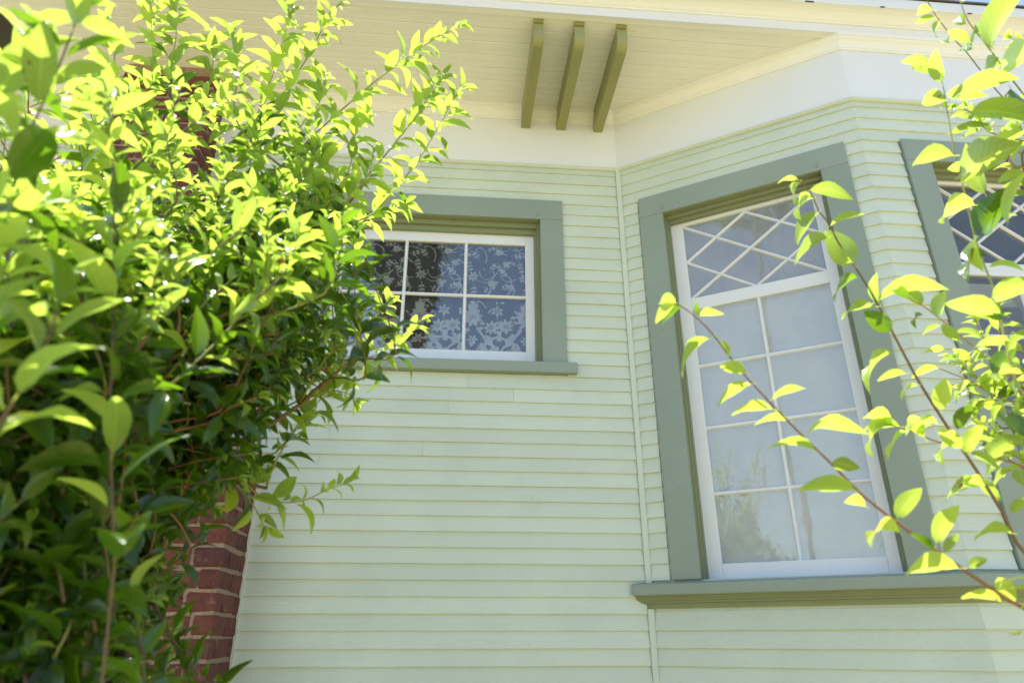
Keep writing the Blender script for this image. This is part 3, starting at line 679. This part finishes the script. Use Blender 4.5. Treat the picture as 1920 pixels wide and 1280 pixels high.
class Plant:
    def __init__(self, name, label, cat, base, group=None):
        self.root = tag(empty(name, base), label, cat, group); self.leaves = []; self.r = random.Random(len(label)*7+3)
    def stem(self, pts, r0_, r1_, mat, name='stem', sides=6):
        # smooth with a Catmull-Rom pass
        out = []
        P = [pts[0]]+list(pts)+[pts[-1]]
        for i in range(1, len(P)-2):
            for t in (0, .33, .66):
                a, b, c, d = P[i-1], P[i], P[i+1], P[i+2]
                out.append(.5*((2*b)+(c-a)*t+(2*a-5*b+4*c-d)*t*t+(3*b-a-3*c+d)*t**3))
        out.append(pts[-1]); k = len(out)
        q = MB(); tube_into(q, out, [r0_+(r1_-r0_)*i/(k-1) for i in range(k)], sides); q.build(name, mat, self.root, smooth=True)
        return out
    def leaf(self, base, d, nrm, L, k, mat):
        y = d.normalized(); z = (nrm-y*nrm.dot(y))
        z = z.normalized() if z.length > 1e-4 else y.orthogonal().normalized(); x = y.cross(z)
        m = Matrix(((x.x*L, y.x*L, z.x*L, 0), (x.y*L, y.y*L, z.y*L, 0), (x.z*L, y.z*L, z.z*L, 0), (0, 0, 0, 1))); m.translation = base+y*(.13*L)
        self.leaves.append((m, k, mat, L, z))
    def shoot(self, pts, L=.085, sp=.030, start=.15, tip_young=.45, mat_old=None, mat_new=None, rs=.0035, twig=None, tipL=.5, lift=.5):
        mat_old = mat_old or m_leaf; mat_new = mat_new or m_young; R = self.r
        out = self.stem(pts, rs, .0011, twig or m_twig, 'twig', 5)
        seg = [0]
        for a, b in zip(out, out[1:]): seg.append(seg[-1]+(b-a).length)
        tot = seg[-1]; s = tot*start; phi = R.uniform(0, 6.28)
        while s < tot:
            i = max(j for j in range(len(seg)) if seg[j] <= s); i = min(i, len(out)-2)
            t = (s-seg[i])/max(1e-6, seg[i+1]-seg[i]); p = out[i].lerp(out[i+1], t); T = (out[i+1]-out[i]).normalized()
            a = T.orthogonal().normalized(); b = T.cross(a); S = a*math.cos(phi)+b*math.sin(phi)
            f = s/tot; al = R.uniform(.7, 1.25)*(1-.45*max(0, f-.6)/.4)
            d = T*math.cos(al)+S*math.sin(al)+Vector((0, 0, R.uniform(-.1, .25)))
            nr = T*.6+Vector((0, 0, lift))+Vector((R.gauss(0, .25), R.gauss(0, .25), 0))
            ln = L*R.uniform(.58, 1.25)*(1 if f < .7 else 1-(1-tipL)*(f-.7)/.3)
            self.leaf(p, d, nr, ln, R.randrange(len(VAR)), mat_new if f > tip_young+R.uniform(-.2, .2) else mat_old)
            s += sp*R.uniform(.6, 1.35)*(1 if f < .7 else .65); phi += 2.4+R.uniform(-.4, .4)
        for j in range(3):                                       # the bud of small leaves at the tip
            T = (out[-1]-out[-2]).normalized(); d = T+Vector((R.gauss(0, .4), R.gauss(0, .4), R.gauss(0, .4)))
            self.leaf(out[-1], d, Vector((0, 0, 1))+T*.3, L*tipL*R.uniform(.6, .9), R.randrange(len(VAR)), mat_new)
    def finish(self, maxn=300):
        def score(e):
            m, k, mat, L, z = e; p = m.translation; x, y, d = proj(p)
            if d < .1 or not (-60 < x < 1980 and -60 < y < 1340): return 0
            return (L/d)**2*(.25+abs(z.dot((CAM-p).normalized())))*(1/d)
        ls = sorted(self.leaves, key=score, reverse=True)
        w = parent_world(self.root).inverted()
        for (m, k, mat, L, z) in ls[:maxn]:
            o = bpy.data.objects.new('leaf', leaf_mesh(k, mat)); col.objects.link(o); o.parent = self.root; o.matrix_local = w @ m
        rest = {}
        for e in ls[maxn:]: rest.setdefault(e[2].name, []).append(e)
        vs_, fs, uv, mats, mi = [], [], [], [], []; base = 0
        for name, es in rest.items():
            mats.append(es[0][2])
            for (m, k, mat, L, z) in es:
                V, F, U = ALLV[k]; A = np.array(m.to_3x3()); vs_.append(V@A.T+np.array(m.translation)-np.array(self.root.location)); uv.append(U)
                fs += [tuple(i+base for i in f) for f in F]; mi += [len(mats)-1]*len(F); base += len(V)
        if vs_:
            me = mesh_from(np.concatenate(vs_), fs, np.concatenate(uv), mats[0], 'foliage')
            for x in mats[1:]: me.materials.append(x)
            me.polygons.foreach_set('material_index', mi)
            o = bpy.data.objects.new('foliage', me); col.objects.link(o); o.parent = self.root; o['kind'] = 'stuff'
        return len(self.leaves)
def inside(poly, x, y):
    c = False; j = len(poly)-1
    for i in range(len(poly)):
        (xi, yi), (xj, yj) = poly[i], poly[j]
        if (yi > y) != (yj > y) and x < (xj-xi)*(y-yi)/(yj-yi)+xi: c = not c
        j = i
    return c
def path(pp, Y0, Y1=None):
    Y1 = Y0 if Y1 is None else Y1; k = len(pp)
    return [at(x, y, Y0+(Y1-Y0)*i/(k-1)) for i, (x, y) in enumerate(pp)]

# ---- the large shrub in front of the chimney
SB = Vector((-2.02, -2.65, 0))
shrub = Plant('leafy_shrub', 'large dense bright green shrub filling the left side in front of the brick chimney', 'shrub', SB)
R = shrub.r
skel = []
for pp, ya, yb in (([(330, 900), (425, 776), (503, 633), (574, 507), (625, 420), (690, 335)], -2.60, -2.50), ([(330, 950), (400, 700), (440, 560), (480, 430), (560, 281)], -2.62, -2.6),
                   ([(156, 887), (190, 637), (200, 440), (215, 330)], -2.85, -2.8), ([(300, 900), (320, 650), (322, 400), (321, 150)], -2.6, -2.55), ([(250, 900), (250, 600), (270, 350), (286, 140)], -2.5, -2.5),
                   ([(330, 900), (450, 830), (560, 760), (640, 690)], -2.58, -2.45), ([(60, 900), (60, 600), (40, 330)], -2.6, -2.55), ([(330, 960), (420, 905), (500, 915)], -2.55, -2.45), ([(120, 1000), (110, 700), (120, 420)], -2.4, -2.3)):
    pts = path(pp, ya, yb); jit = Vector((R.uniform(-.07, .07), R.uniform(-.07, .07), 0))
    pts = [SB+jit, SB.lerp(pts[0], .5)+jit*.5]+pts
    skel += shrub.stem(pts, .0125, .004, m_stem)
SH = [  # tips that stand clear of the mass
    ([(500, 340), (560, 281), (625, 220), (707, 150), (755, 115), (815, 72), (862, 50)], -2.62, -2.58),
    ([(700, 400), (745, 350), (785, 300), (813, 253), (841, 204), (857, 171), (874, 159)], -2.5, -2.45),
    ([(640, 390), (719, 295), (764, 239), (794, 197), (808, 176), (836, 138)], -2.66, -2.6),
    ([(520, 200), (574, 112), (600, 63), (623, 23), (642, 2)], -2.56, -2.55),
    ([(440, 220), (445, 142), (436, 80), (430, 50)], -2.62, -2.6), ([(480, 230), (512, 140), (530, 80), (552, 0)], -2.52, -2.5),
    ([(321, 200), (321, 120), (330, 69), (330, -10)], -2.55, -2.5), ([(290, 190), (286, 91), (283, -10)], -2.5, -2.48),
    ([(560, 500), (640, 440), (700, 405), (760, 385)], -2.5, -2.42), ([(560, 470), (650, 380), (690, 330), (700, 290)], -2.6, -2.55), ([(600, 420), (650, 330), (665, 260), (660, 210)], -2.6, -2.55),
    ([(620, 654), (665, 622), (705, 592), (735, 565)], -2.42, -2.36), ([(660, 670), (700, 655), (745, 635), (790, 600)], -2.40, -2.34), ([(600, 690), (655, 680), (705, 665), (745, 640)], -2.5, -2.42),
    ([(520, 860), (555, 800), (600, 750), (640, 715)], -2.5, -2.4), ([(540, 760), (600, 735), (645, 735), (665, 750)], -2.48, -2.4),
    ([(480, 870), (520, 845), (560, 800), (600, 775)], -2.48, -2.42), ([(450, 900), (500, 935), (560, 940), (620, 915), (655, 905)], -2.5, -2.44), ([(430, 900), (470, 940), (495, 985)], -2.5, -2.45),
    ([(470, 560), (540, 430), (580, 330), (600, 270)], -2.75, -2.7), ([(200, 330), (205, 200), (215, 100), (200, 40)], -2.8, -2.78),
    ([(310, 300), (380, 200), (400, 110), (395, 60)], -2.55, -2.5), ([(470, 300), (560, 240), (600, 190), (610, 140)], -2.5, -2.45)]
for pp, ya, yb in SH:
    pts = path(pp, ya, yb); nk = min(skel, key=lambda q_: (q_-(pts[0]-Vector((0, 0, .10)))).length); dd = (pts[1]-pts[0]).normalized()
    shrub.shoot([nk, nk.lerp(pts[0], .55)-dd*.02]+pts, L=.084, sp=.020, start=.12, tip_young=.25, rs=.0036, tipL=.55)
def fill(plant, poly, n, y0, y1, base, L=.085, len_=(.20, .36), sk=None, young=.55, up=.35, **kw):
    R = plant.r; xs_ = [p[0] for p in poly]; ys_ = [p[1] for p in poly]; c = 0
    while c < n:
        x, y = R.uniform(min(xs_), max(xs_)), R.uniform(min(ys_), max(ys_))
        if not inside(poly, x, y): continue
        tip = at(x, y, R.uniform(y0, y1)); d = (tip-base); d.z *= .7; d = d.normalized()*.7+Vector((R.gauss(0, .4), R.gauss(0, .4), up+R.gauss(0, .25))); d.normalize(); ln = R.uniform(*len_)
        if plant is shrub and x > 260 and y > 540: d = (RIGHT*.85+Vector((R.gauss(0, .25), R.gauss(0, .3), R.uniform(-.15, .4)))).normalized(); ln *= .7
        if plant is shrub and x > 480 and y > 560: ln *= .8
        st = tip-d*ln; mid = st.lerp(tip, .5)+Vector((R.gauss(0, .02), R.gauss(0, .02), R.uniform(-.01, .03)))
        pts = [st, mid, tip]
        if sk:
            near = min(sk, key=lambda q: (q-(st-Vector((0, 0, .12)))).length); pts = [near, near.lerp(st, .5)+d*.02+Vector((0, 0, .015))]+pts; s0 = (near-st).length/((near-st).length+ln)*.8
        else: s0 = .05
        plant.shoot(pts, L=L*R.uniform(.85, 1.15), sp=.0185, start=s0, tip_young=young, rs=.0030, twig=R.choice((m_twig, m_redtwig, m_stem)), **kw); c += 1
DENSE = [(0, 260), (120, 330), (260, 350), (420, 340), (560, 340), (640, 350), (680, 420), (630, 520), (640, 600), (600, 700), (540, 750), (400, 770), (300, 840), (230, 900), (170, 980), (110, 1080), (80, 1290), (0, 1290)]
TOPP = [(-160, 60), (-60, 60), (120, 120), (260, 150), (440, 120), (560, 200), (660, 280), (660, 400), (560, 470), (-160, 470)]
fill(shrub, DENSE, 190, -2.95, -2.25, SB, L=.074, sk=skel, young=.9)
fill(shrub, [(-160, 330), (0, 330), (620, 340), (640, 430), (600, 560), (0, 600), (-160, 600)], 88, -3.15, -2.3, SB, L=.074, sk=skel, young=.78)
fill(shrub, TOPP, 62, -3.0, -2.4, SB, L=.074, sk=skel, young=.2)
fill(shrub, [(-60, 760), (280, 760), (210, 900), (130, 1010), (90, 1100), (80, 1290), (-60, 1290)], 90, -3.2, -2.9, SB, L=.080, sk=skel, young=3)
fill(shrub, [(-160, 300), (0, 300), (300, 330), (360, 430), (300, 600), (0, 620), (-160, 620)], 42, -3.35, -3.05, SB, L=.080, sk=skel, young=.78)
fill(shrub, [(330, 560), (630, 560), (640, 640), (590, 720), (520, 780), (400, 820), (330, 800)], 60, -2.75, -2.35, SB, L=.080, sk=skel, young=3)
fill(shrub, [(200, 770), (500, 790), (475, 885), (415, 955), (345, 1030), (290, 1110), (260, 1200), (120, 1200)], 120, -2.8, -2.38, SB, L=.078, sk=skel, young=3)
nl = shrub.finish()
# ---- nearer shoots, out of focus
NB = Vector((-1.62, -3.42, 0))
near = Plant('leafy_shrub', 'blurred broad-leaved shoots nearest the lens along the left edge', 'shrub', NB)
NS = [([(-120, 1290), (-80, 950), (20, 760), (85, 650), (120, 530)], -3.55, .120, .90, 9), ([(190, 1290), (205, 800), (214, 500), (212, 330), (205, 190)], -3.3, .105, .68, 9),
      ([(-120, 1290), (-120, 800), (-60, 500), (30, 300), (100, 150), (150, 20)], -3.52, .115, .74, 9), ([(-160, 1290), (-160, 700), (-90, 300), (10, 160), (60, 60)], -3.5, .115, .74, 9),
      ([(-60, 1290), (-60, 1000), (-30, 700), (20, 460), (70, 380)], -3.42, .12, .88, 9), ([(260, 1390), (270, 1290), (265, 1200), (250, 1130)], -3.22, .115, .70, .9), ([(20, 1400), (40, 1250), (70, 1120), (120, 1030)], -3.2, .115, .66, 3), ([(-60, 1290), (-40, 1050), (10, 920), (60, 860)], -3.18, .115, .7, 3)]
for k, (pp, Y, L, st, ty) in enumerate(NS):
    pts = path(pp, Y, Y+.06); pts = [Vector((pts[0].x-.03, pts[0].y, 0)), Vector((pts[0].x-.015, pts[0].y, pts[0].z*.55))]+pts
    near.shoot(pts, L=L*.95, sp=.034, start=st, tip_young=.8 if ty > 5 else 2, rs=.0019, tipL=.75, twig=m_stem)
near.finish()
# ---- dark evergreen near the wall at the far left
DB = Vector((-4.3, -.95, 0)); rear = Plant('evergreen_shrub', 'dark evergreen shrub half hidden behind the big shrub at the left edge', 'shrub', DB)
rk = rear.stem([DB, DB+Vector((.05, 0, 1.4)), DB+Vector((.15, -.05, 2.6))], .02, .008, m_stem)
fill(rear, [(-120, 390), (70, 400), (120, 520), (110, 700), (-120, 720)], 34, -1.25, -.7, DB, L=.10, len_=(.3, .5), sk=rk, young=2, mat_old=m_darkleaf, mat_new=m_darkleaf)
rear.finish(60)
# ---- the young tree at the right
TB = Vector((.42, -3.0, 0))
tree = Plant('young_tree', 'slender young tree with bright translucent leaves reaching in from the right edge', 'tree', TB)
R = tree.r
trunk = tree.stem([TB, Vector((.36, -3.02, .8)), Vector((.28, -3.03, 1.5)), Vector((.2, -3.0, 2.2)), Vector((.2, -2.9, 2.7))], .015, .004, m_stem, 'trunk')
BR = [  # (pixels from tip back to the frame edge, depth, twig radius, material)
    ([(1268, 568), (1300, 590), (1335, 625), (1385, 690), (1440, 750), (1500, 812), (1560, 870), (1620, 930), (1690, 985), (1760, 1035), (1840, 1090), (1930, 1145)], -3.05, .0045, m_redtwig),
    ([(1490, 335), (1518, 357), (1535, 395), (1555, 420), (1572, 455), (1600, 495), (1640, 560), (1680, 635), (1720, 710), (1770, 790), (1830, 880), (1880, 960), (1935, 1050)], -2.98, .0052, m_stem),
    ([(1705, 560), (1740, 580), (1790, 620), (1850, 670), (1935, 740)], -2.95, .0034, m_redtwig),
    ([(1668, 795), (1700, 805), (1750, 825), (1820, 845), (1935, 880)], -2.92, .0034, m_redtwig),
    ([(1740, 115), (1765, 150), (1778, 220), (1790, 290), (1806, 350), (1818, 400), (1835, 470), (1870, 560), (1885, 640), (1930, 760)], -3.08, .0042, m_twig),
    ([(1800, 0), (1815, 40), (1850, 85), (1890, 140), (1935, 205)], -3.05, .0036, m_twig), ([(1735, -5), (1755, 30), (1790, 75), (1812, 98), (1860, 160), (1935, 250)], -2.9, .003, m_twig),
    ([(1760, 690), (1820, 715), (1870, 745), (1935, 770)], -2.9, .003, m_redtwig)]
for pp, Y, r_, mt in BR:
    pts = path(pp, Y, Y+.06)[::-1]; near_p = min(trunk, key=lambda q_: (q_-(pts[0]-Vector((0, 0, .25)))).length)
    pts = [near_p, near_p.lerp(pts[0], .6)+Vector((0, 0, -.02))]+pts
    tree.stem(pts, r_*.78, .0011, mt, 'branch')
TL_ = [  # base pixel, tip pixel, depth, width class (0 narrow, 1 round), face: how much the upper side turns up / towards the lens
    (1268, 568, 1212, 540, -3.05, 0), (1268, 570, 1205, 603, -3.05, 0), (1280, 575, 1212, 606, -3.03, 0), (1312, 592, 1297, 565, -3.05, 0), (1312, 592, 1337, 570, -3.05, 0),
    (1335, 632, 1242, 676, -3.05, 0), (1345, 640, 1395, 668, -3.03, 0), (1400, 700, 1340, 665, -3.06, 0), (1410, 720, 1318, 738, -3.05, 0), (1448, 748, 1498, 714, -3.05, 0), (1452, 768, 1366, 754, -3.04, 0), (1480, 790, 1410, 776, -3.0, 0),
    (1515, 812, 1590, 754, -3.05, 0), (1532, 846, 1445, 806, -3.07, 0), (1560, 868, 1602, 868, -3.05, 1), (1606, 920, 1494, 898, -3.08, 0), (1690, 1000, 1582, 950, -3.08, 0), (1625, 950, 1570, 920, -2.98, 0), (1682, 972, 1712, 906, -3.05, 1),
    (1752, 1028, 1712, 995, -3.05, 1), (1756, 1020, 1770, 945, -3.02, 1), (1770, 1035, 1790, 1000, -3.0, 1), (1800, 1065, 1660, 1045, -3.06, 0), (1815, 1062, 1848, 1045, -3.06, 1), (1880, 1128, 1800, 1105, -3.03, 0), (1875, 1105, 1905, 1060, -3.03, 0), (1890, 1110, 1925, 1085, -3.0, 0), (1905, 1130, 1860, 1060, -2.97, 0), (1918, 1140, 1925, 1110, -3.0, 0),
    (1498, 338, 1452, 328, -2.98, 0), (1500, 342, 1458, 385, -2.98, 0), (1518, 357, 1590, 342, -2.98, 0), (1524, 372, 1458, 382, -2.98, 0), (1536, 398, 1478, 452, -2.98, 0), (1556, 424, 1608, 390, -2.98, 0), (1553, 446, 1475, 478, -2.98, 0), (1600, 496, 1552, 435, -2.97, 1), (1598, 492, 1553, 478, -3.0, 0), (1608, 520, 1522, 542, -2.98, 0),
    (1645, 565, 1740, 505, -2.95, 0), (1650, 570, 1622, 510, -2.95, 0), (1640, 575, 1535, 570, -2.98, 0), (1672, 622, 1620, 580, -2.98, 1), (1676, 660, 1570, 697, -2.98, 0), (1700, 700, 1640, 705, -2.97, 0), (1722, 722, 1660, 730, -2.97, 0), (1765, 770, 1768, 710, -2.99, 1), (1795, 805, 1812, 745, -2.99, 1), (1760, 795, 1665, 765, -2.96, 0), (1805, 842, 1755, 795, -2.99, 1), (1812, 850, 1830, 790, -2.95, 1),
    (1850, 910, 1790, 890, -2.97, 1), (1845, 905, 1745, 905, -2.95, 0), (1840, 900, 1870, 930, -2.93, 1), (1900, 1000, 1805, 980, -2.96, 0), (1895, 960, 1925, 930, -2.95, 1),
    (1705, 562, 1660, 515, -2.95, 0), (1730, 572, 1700, 535, -2.93, 1), (1730, 590, 1690, 600, -2.95, 0), (1755, 595, 1765, 545, -2.95, 1), (1765, 610, 1720, 620, -2.92, 0), (1790, 625, 1840, 610, -2.94, 0), (1800, 640, 1760, 600, -2.95, 0), (1830, 650, 1880, 630, -2.93, 0), (1850, 672, 1790, 668, -2.95, 0), (1752, 660, 1720, 655, -2.95, 0), (1770, 655, 1735, 650, -2.9, 1),
    (1668, 795, 1572, 820, -2.92, 0), (1675, 795, 1600, 752, -2.92, 0), (1690, 800, 1600, 785, -2.92, 0), (1700, 808, 1640, 845, -2.92, 0), (1720, 815, 1740, 780, -2.92, 0), (1735, 822, 1690, 760, -2.92, 0), (1780, 835, 1720, 850, -2.9, 0), (1790, 838, 1860, 815, -2.92, 0), (1820, 848, 1880, 865, -2.92, 0), (1850, 855, 1905, 810, -2.9, 1),
    (1745, 120, 1682, 100, -3.08, 0), (1757, 135, 1700, 115, -3.05, 0), (1765, 155, 1740, 85, -3.08, 0), (1775, 200, 1745, 190, -3.05, 0), (1782, 250, 1845, 220, -3.06, 0), (1775, 190, 1706, 170, -3.08, 0), (1785, 185, 1865, 118, -3.1, 0), (1776, 178, 1832, 160, -3.05, 0), (1800, 330, 1870, 260, -3.12, 1), (1820, 212, 1920, 190, -3.1, 0), (1790, 292, 1678, 288, -3.1, 0), (1815, 320, 1752, 300, -3.08, 0), (1825, 300, 1890, 225, -3.05, 0), (1870, 345, 1910, 300, -3.1, 0), (1848, 365, 1800, 280, -3.05, 0),
    (1830, 385, 1715, 378, -3.08, 0), (1838, 440, 1862, 365, -3.08, 1), (1835, 445, 1775, 485, -3.1, 0), (1850, 480, 1765, 488, -3.1, 0), (1855, 500, 1925, 480, -3.1, 0), (1880, 590, 1755, 545, -3.15, 0), (1860, 560, 1925, 520, -3.08, 1), (1890, 660, 1930, 600, -3.1, 0), (1880, 600, 1840, 560, -3.05, 1), (1895, 640, 1850, 620, -3.06, 0), (1890, 420, 1900, 330, -3.1, 0), (1850, 420, 1880, 380, -3.05, 0),
    (1860, 92, 1848, 0, -3.08, 0), (1875, 130, 1920, 90, -3.08, 1), (1895, 165, 1920, 230, -3.08, 0), (1820, 80, 1770, 50, -3.05, 0), (1812, 45, 1770, 20, -3.02, 0), (1755, 32, 1710, 40, -2.95, 0), (1750, 20, 1690, 15, -2.95, 0), (1765, 40, 1730, 70, -2.95, 0), (1835, 62, 1780, 80, -3.0, 1), (1790, 75, 1745, 60, -2.92, 0), (1880, 120, 1810, 150, -3.0, 1), (1810, 0, 1840, -60, -3.0, 0),
    (1760, 690, 1700, 700, -2.9, 0), (1820, 715, 1780, 745, -2.9, 0), (1830, 718, 1880, 690, -2.9, 0), (1870, 745, 1910, 720, -2.9, 1), (1880, 760, 1840, 800, -2.92, 0), (1900, 770, 1925, 830, -2.95, 1), (1905, 700, 1830, 680, -3.12, 0), (1915, 720, 1880, 780, -3.0, 1),
    (1900, 880, 1840, 905, -2.9, 0), (1910, 875, 1920, 920, -2.9, 1), (1910, 1190, 1890, 1170, -3.0, 1), (1860, 700, 1895, 655, -3.0, 1), (1880, 850, 1925, 845, -2.93, 0)]
for (x0, y0_, x1, y1_, Y, kind) in TL_:
    b = at(x0, y0_, Y); dy = R.uniform(-.03, .03); t = at(x1, y1_, Y+dy); d = t-b; L = d.length*R.uniform(.9, 1.04)
    toc = (CAM-b).normalized(); nr = to_sun*R.uniform(.7, 1.1)-toc*R.uniform(.0, .6)+RIGHT*R.gauss(0, .25)
    k = (len(VAR)+R.randrange(len(RND))) if kind else R.randrange(len(VAR))
    if kind: nr = -toc*R.uniform(.5, .9)+to_sun*R.uniform(.4, .9)
    tree.leaf(b-d*.1, d, nr, L, k, m_young if R.random() < .9 else m_leaf)
fill(tree, [(1700, 560), (1900, 520), (1920, 900), (1790, 860), (1710, 720)], 11, -2.92, -2.80, Vector((.42, -2.9, 1.6)), L=.056, len_=(.14, .22), sk=trunk, young=.2)
fill(tree, [(1740, 30), (1910, 20), (1915, 300), (1810, 280)], 5, -3.0, -2.88, Vector((.42, -2.9, 2.0)), L=.060, len_=(.14, .2), sk=trunk, young=.2)
tree.finish()
# ---- small flowering plant at the far left
FBs = Vector((-2.75, -2.25, 0)); fl = Plant('flowering_plant', 'flowering stem with coral and pink blossoms at the far left edge', 'plant', FBs)
def flower(c, r, mat, seed):
    rr = random.Random(seed); q = MB()
    for k in range(5):
        a = k*1.2566+rr.uniform(-.2, .2); d = Vector((math.cos(a), math.sin(a), .55)); s = Vector((-math.sin(a), math.cos(a), 0)); pts = []
        for v, w in ((0, .08), (.35, .32), (.7, .42), (1, .16)):
            o = c+d*(r*v)+Vector((0, 0, r*.25*v*(1-v)*2)); pts += [o-s*(r*w)+Vector((0, 0, .1*r*w)), o, o+s*(r*w)+Vector((0, 0, .1*r*w))]
        q.add(pts, [(i*3+j, i*3+j+1, i*3+j+4, i*3+j+3) for i in range(3) for j in range(2)])
    q.build('blossom', mat, fl.root, smooth=True)
for pp, Y, fs in (([(-20, 700), (-10, 400), (5, 300), (14, 225)], -2.5, [(14, 205, .05, m_petal), (6, 160, .016, m_petalp)]), ([(0, 700), (30, 420), (60, 330), (54, 225)], -2.4, [(54, 215, .02, m_petalp), (45, 238, .018, m_petalp), (132, 133, .014, m_petalp)]), ([(20, 700), (60, 450), (90, 330), (98, 312)], -2.4, [(98, 305, .03, m_petalp)])):
    pts = [FBs]+path(pp, Y); fl.shoot(pts, L=.07, sp=.05, start=.7, rs=.004)
    for i, (x, y, r_, mt) in enumerate(fs): flower(at(x, y, Y), r_, mt, i)
fl.finish()

# ------------------------------------------------------------------ palms across the garden: seen only as reflections in the glass
def palm(name, x, y, h, skirt, label, seed, rt=.2):
    rr = random.Random(seed); root = tag(empty(name, (x, y, 0)), label, 'tree', 'palms across the garden')
    q = MB(); o = Vector((x, y, 0)); tube_into(q, [o+Vector((.1*math.sin(i*.7), .08*math.cos(i), h*i/10)) for i in range(11)], [rt*(1.25-.35*i/10) for i in range(11)], 12); q.build('trunk', m_trunk, root, smooth=True)
    top = o+Vector((0, 0, h))
    def frond(q, base, d, L, w, k=9):
        d = d.normalized(); s = d.cross(Vector((0, 0, 1)))
        s = s.normalized() if s.length > .01 else Vector((1, 0, 0)); n_ = s.cross(d)
        stem_e = base+d*L*.5
        q.add([base-s*.02, base+s*.02, stem_e+s*.015, stem_e-s*.015], [(0, 1, 2, 3)])
        for j in range(k):
            a = (j/(k-1)-.5)*2.6; dd = d*math.cos(a)+s*math.sin(a)-Vector((0, 0, .18)); e = stem_e+dd*L*.55; sw = dd.cross(n_).normalized()*w
            q.add([stem_e, stem_e.lerp(e, .5)+sw, e-Vector((0, 0, L*.06)), stem_e.lerp(e, .5)-sw], [(0, 1, 2, 3)])
    q = MB()
    for i in range(34):
        a = rr.uniform(0, 6.283); el = rr.uniform(-.35, 1.3); frond(q, top, Vector((math.cos(a)*math.cos(el), math.sin(a)*math.cos(el), math.sin(el))), rr.uniform(1.2, 1.7), .05)
    me = q.mesh('crown', m_frond); me.uv_layers.new(name='UVMap'); link('crown', me, None).parent = root
    bpy.context.collection.objects[-1] if False else None
    col.objects[-1].location = (-x, -y, 0)
    if skirt:
        q = MB()
        for i in range(170):
            a = rr.uniform(0, 6.283); f = rr.random(); zz = top.z-f*skirt; el = -.62-.75*f+rr.uniform(-.1, .15)
            frond(q, Vector((x, y, zz)), Vector((math.cos(a)*math.cos(el), math.sin(a)*math.cos(el), math.sin(el))), rr.uniform(1.2, 1.6)*(1-.3*f), .09, 7)
        o2 = link('dead_frond_skirt', q.mesh('dead_frond_skirt', m_deadfrond), None); o2.parent = root; o2.location = (-x, -y, 0)
palm('fan_palm', -2.6, -12.2, 12.3, 3.4, 'fan palm with a dark skirt of dead fronds, reflected in the small lace-curtained window', 1, .26)
palm('fan_palm', -12.0, -17.0, 17.2, 0, 'tall thin-trunked fan palm reflected in the diamond panes of the near bay window', 2, .085)
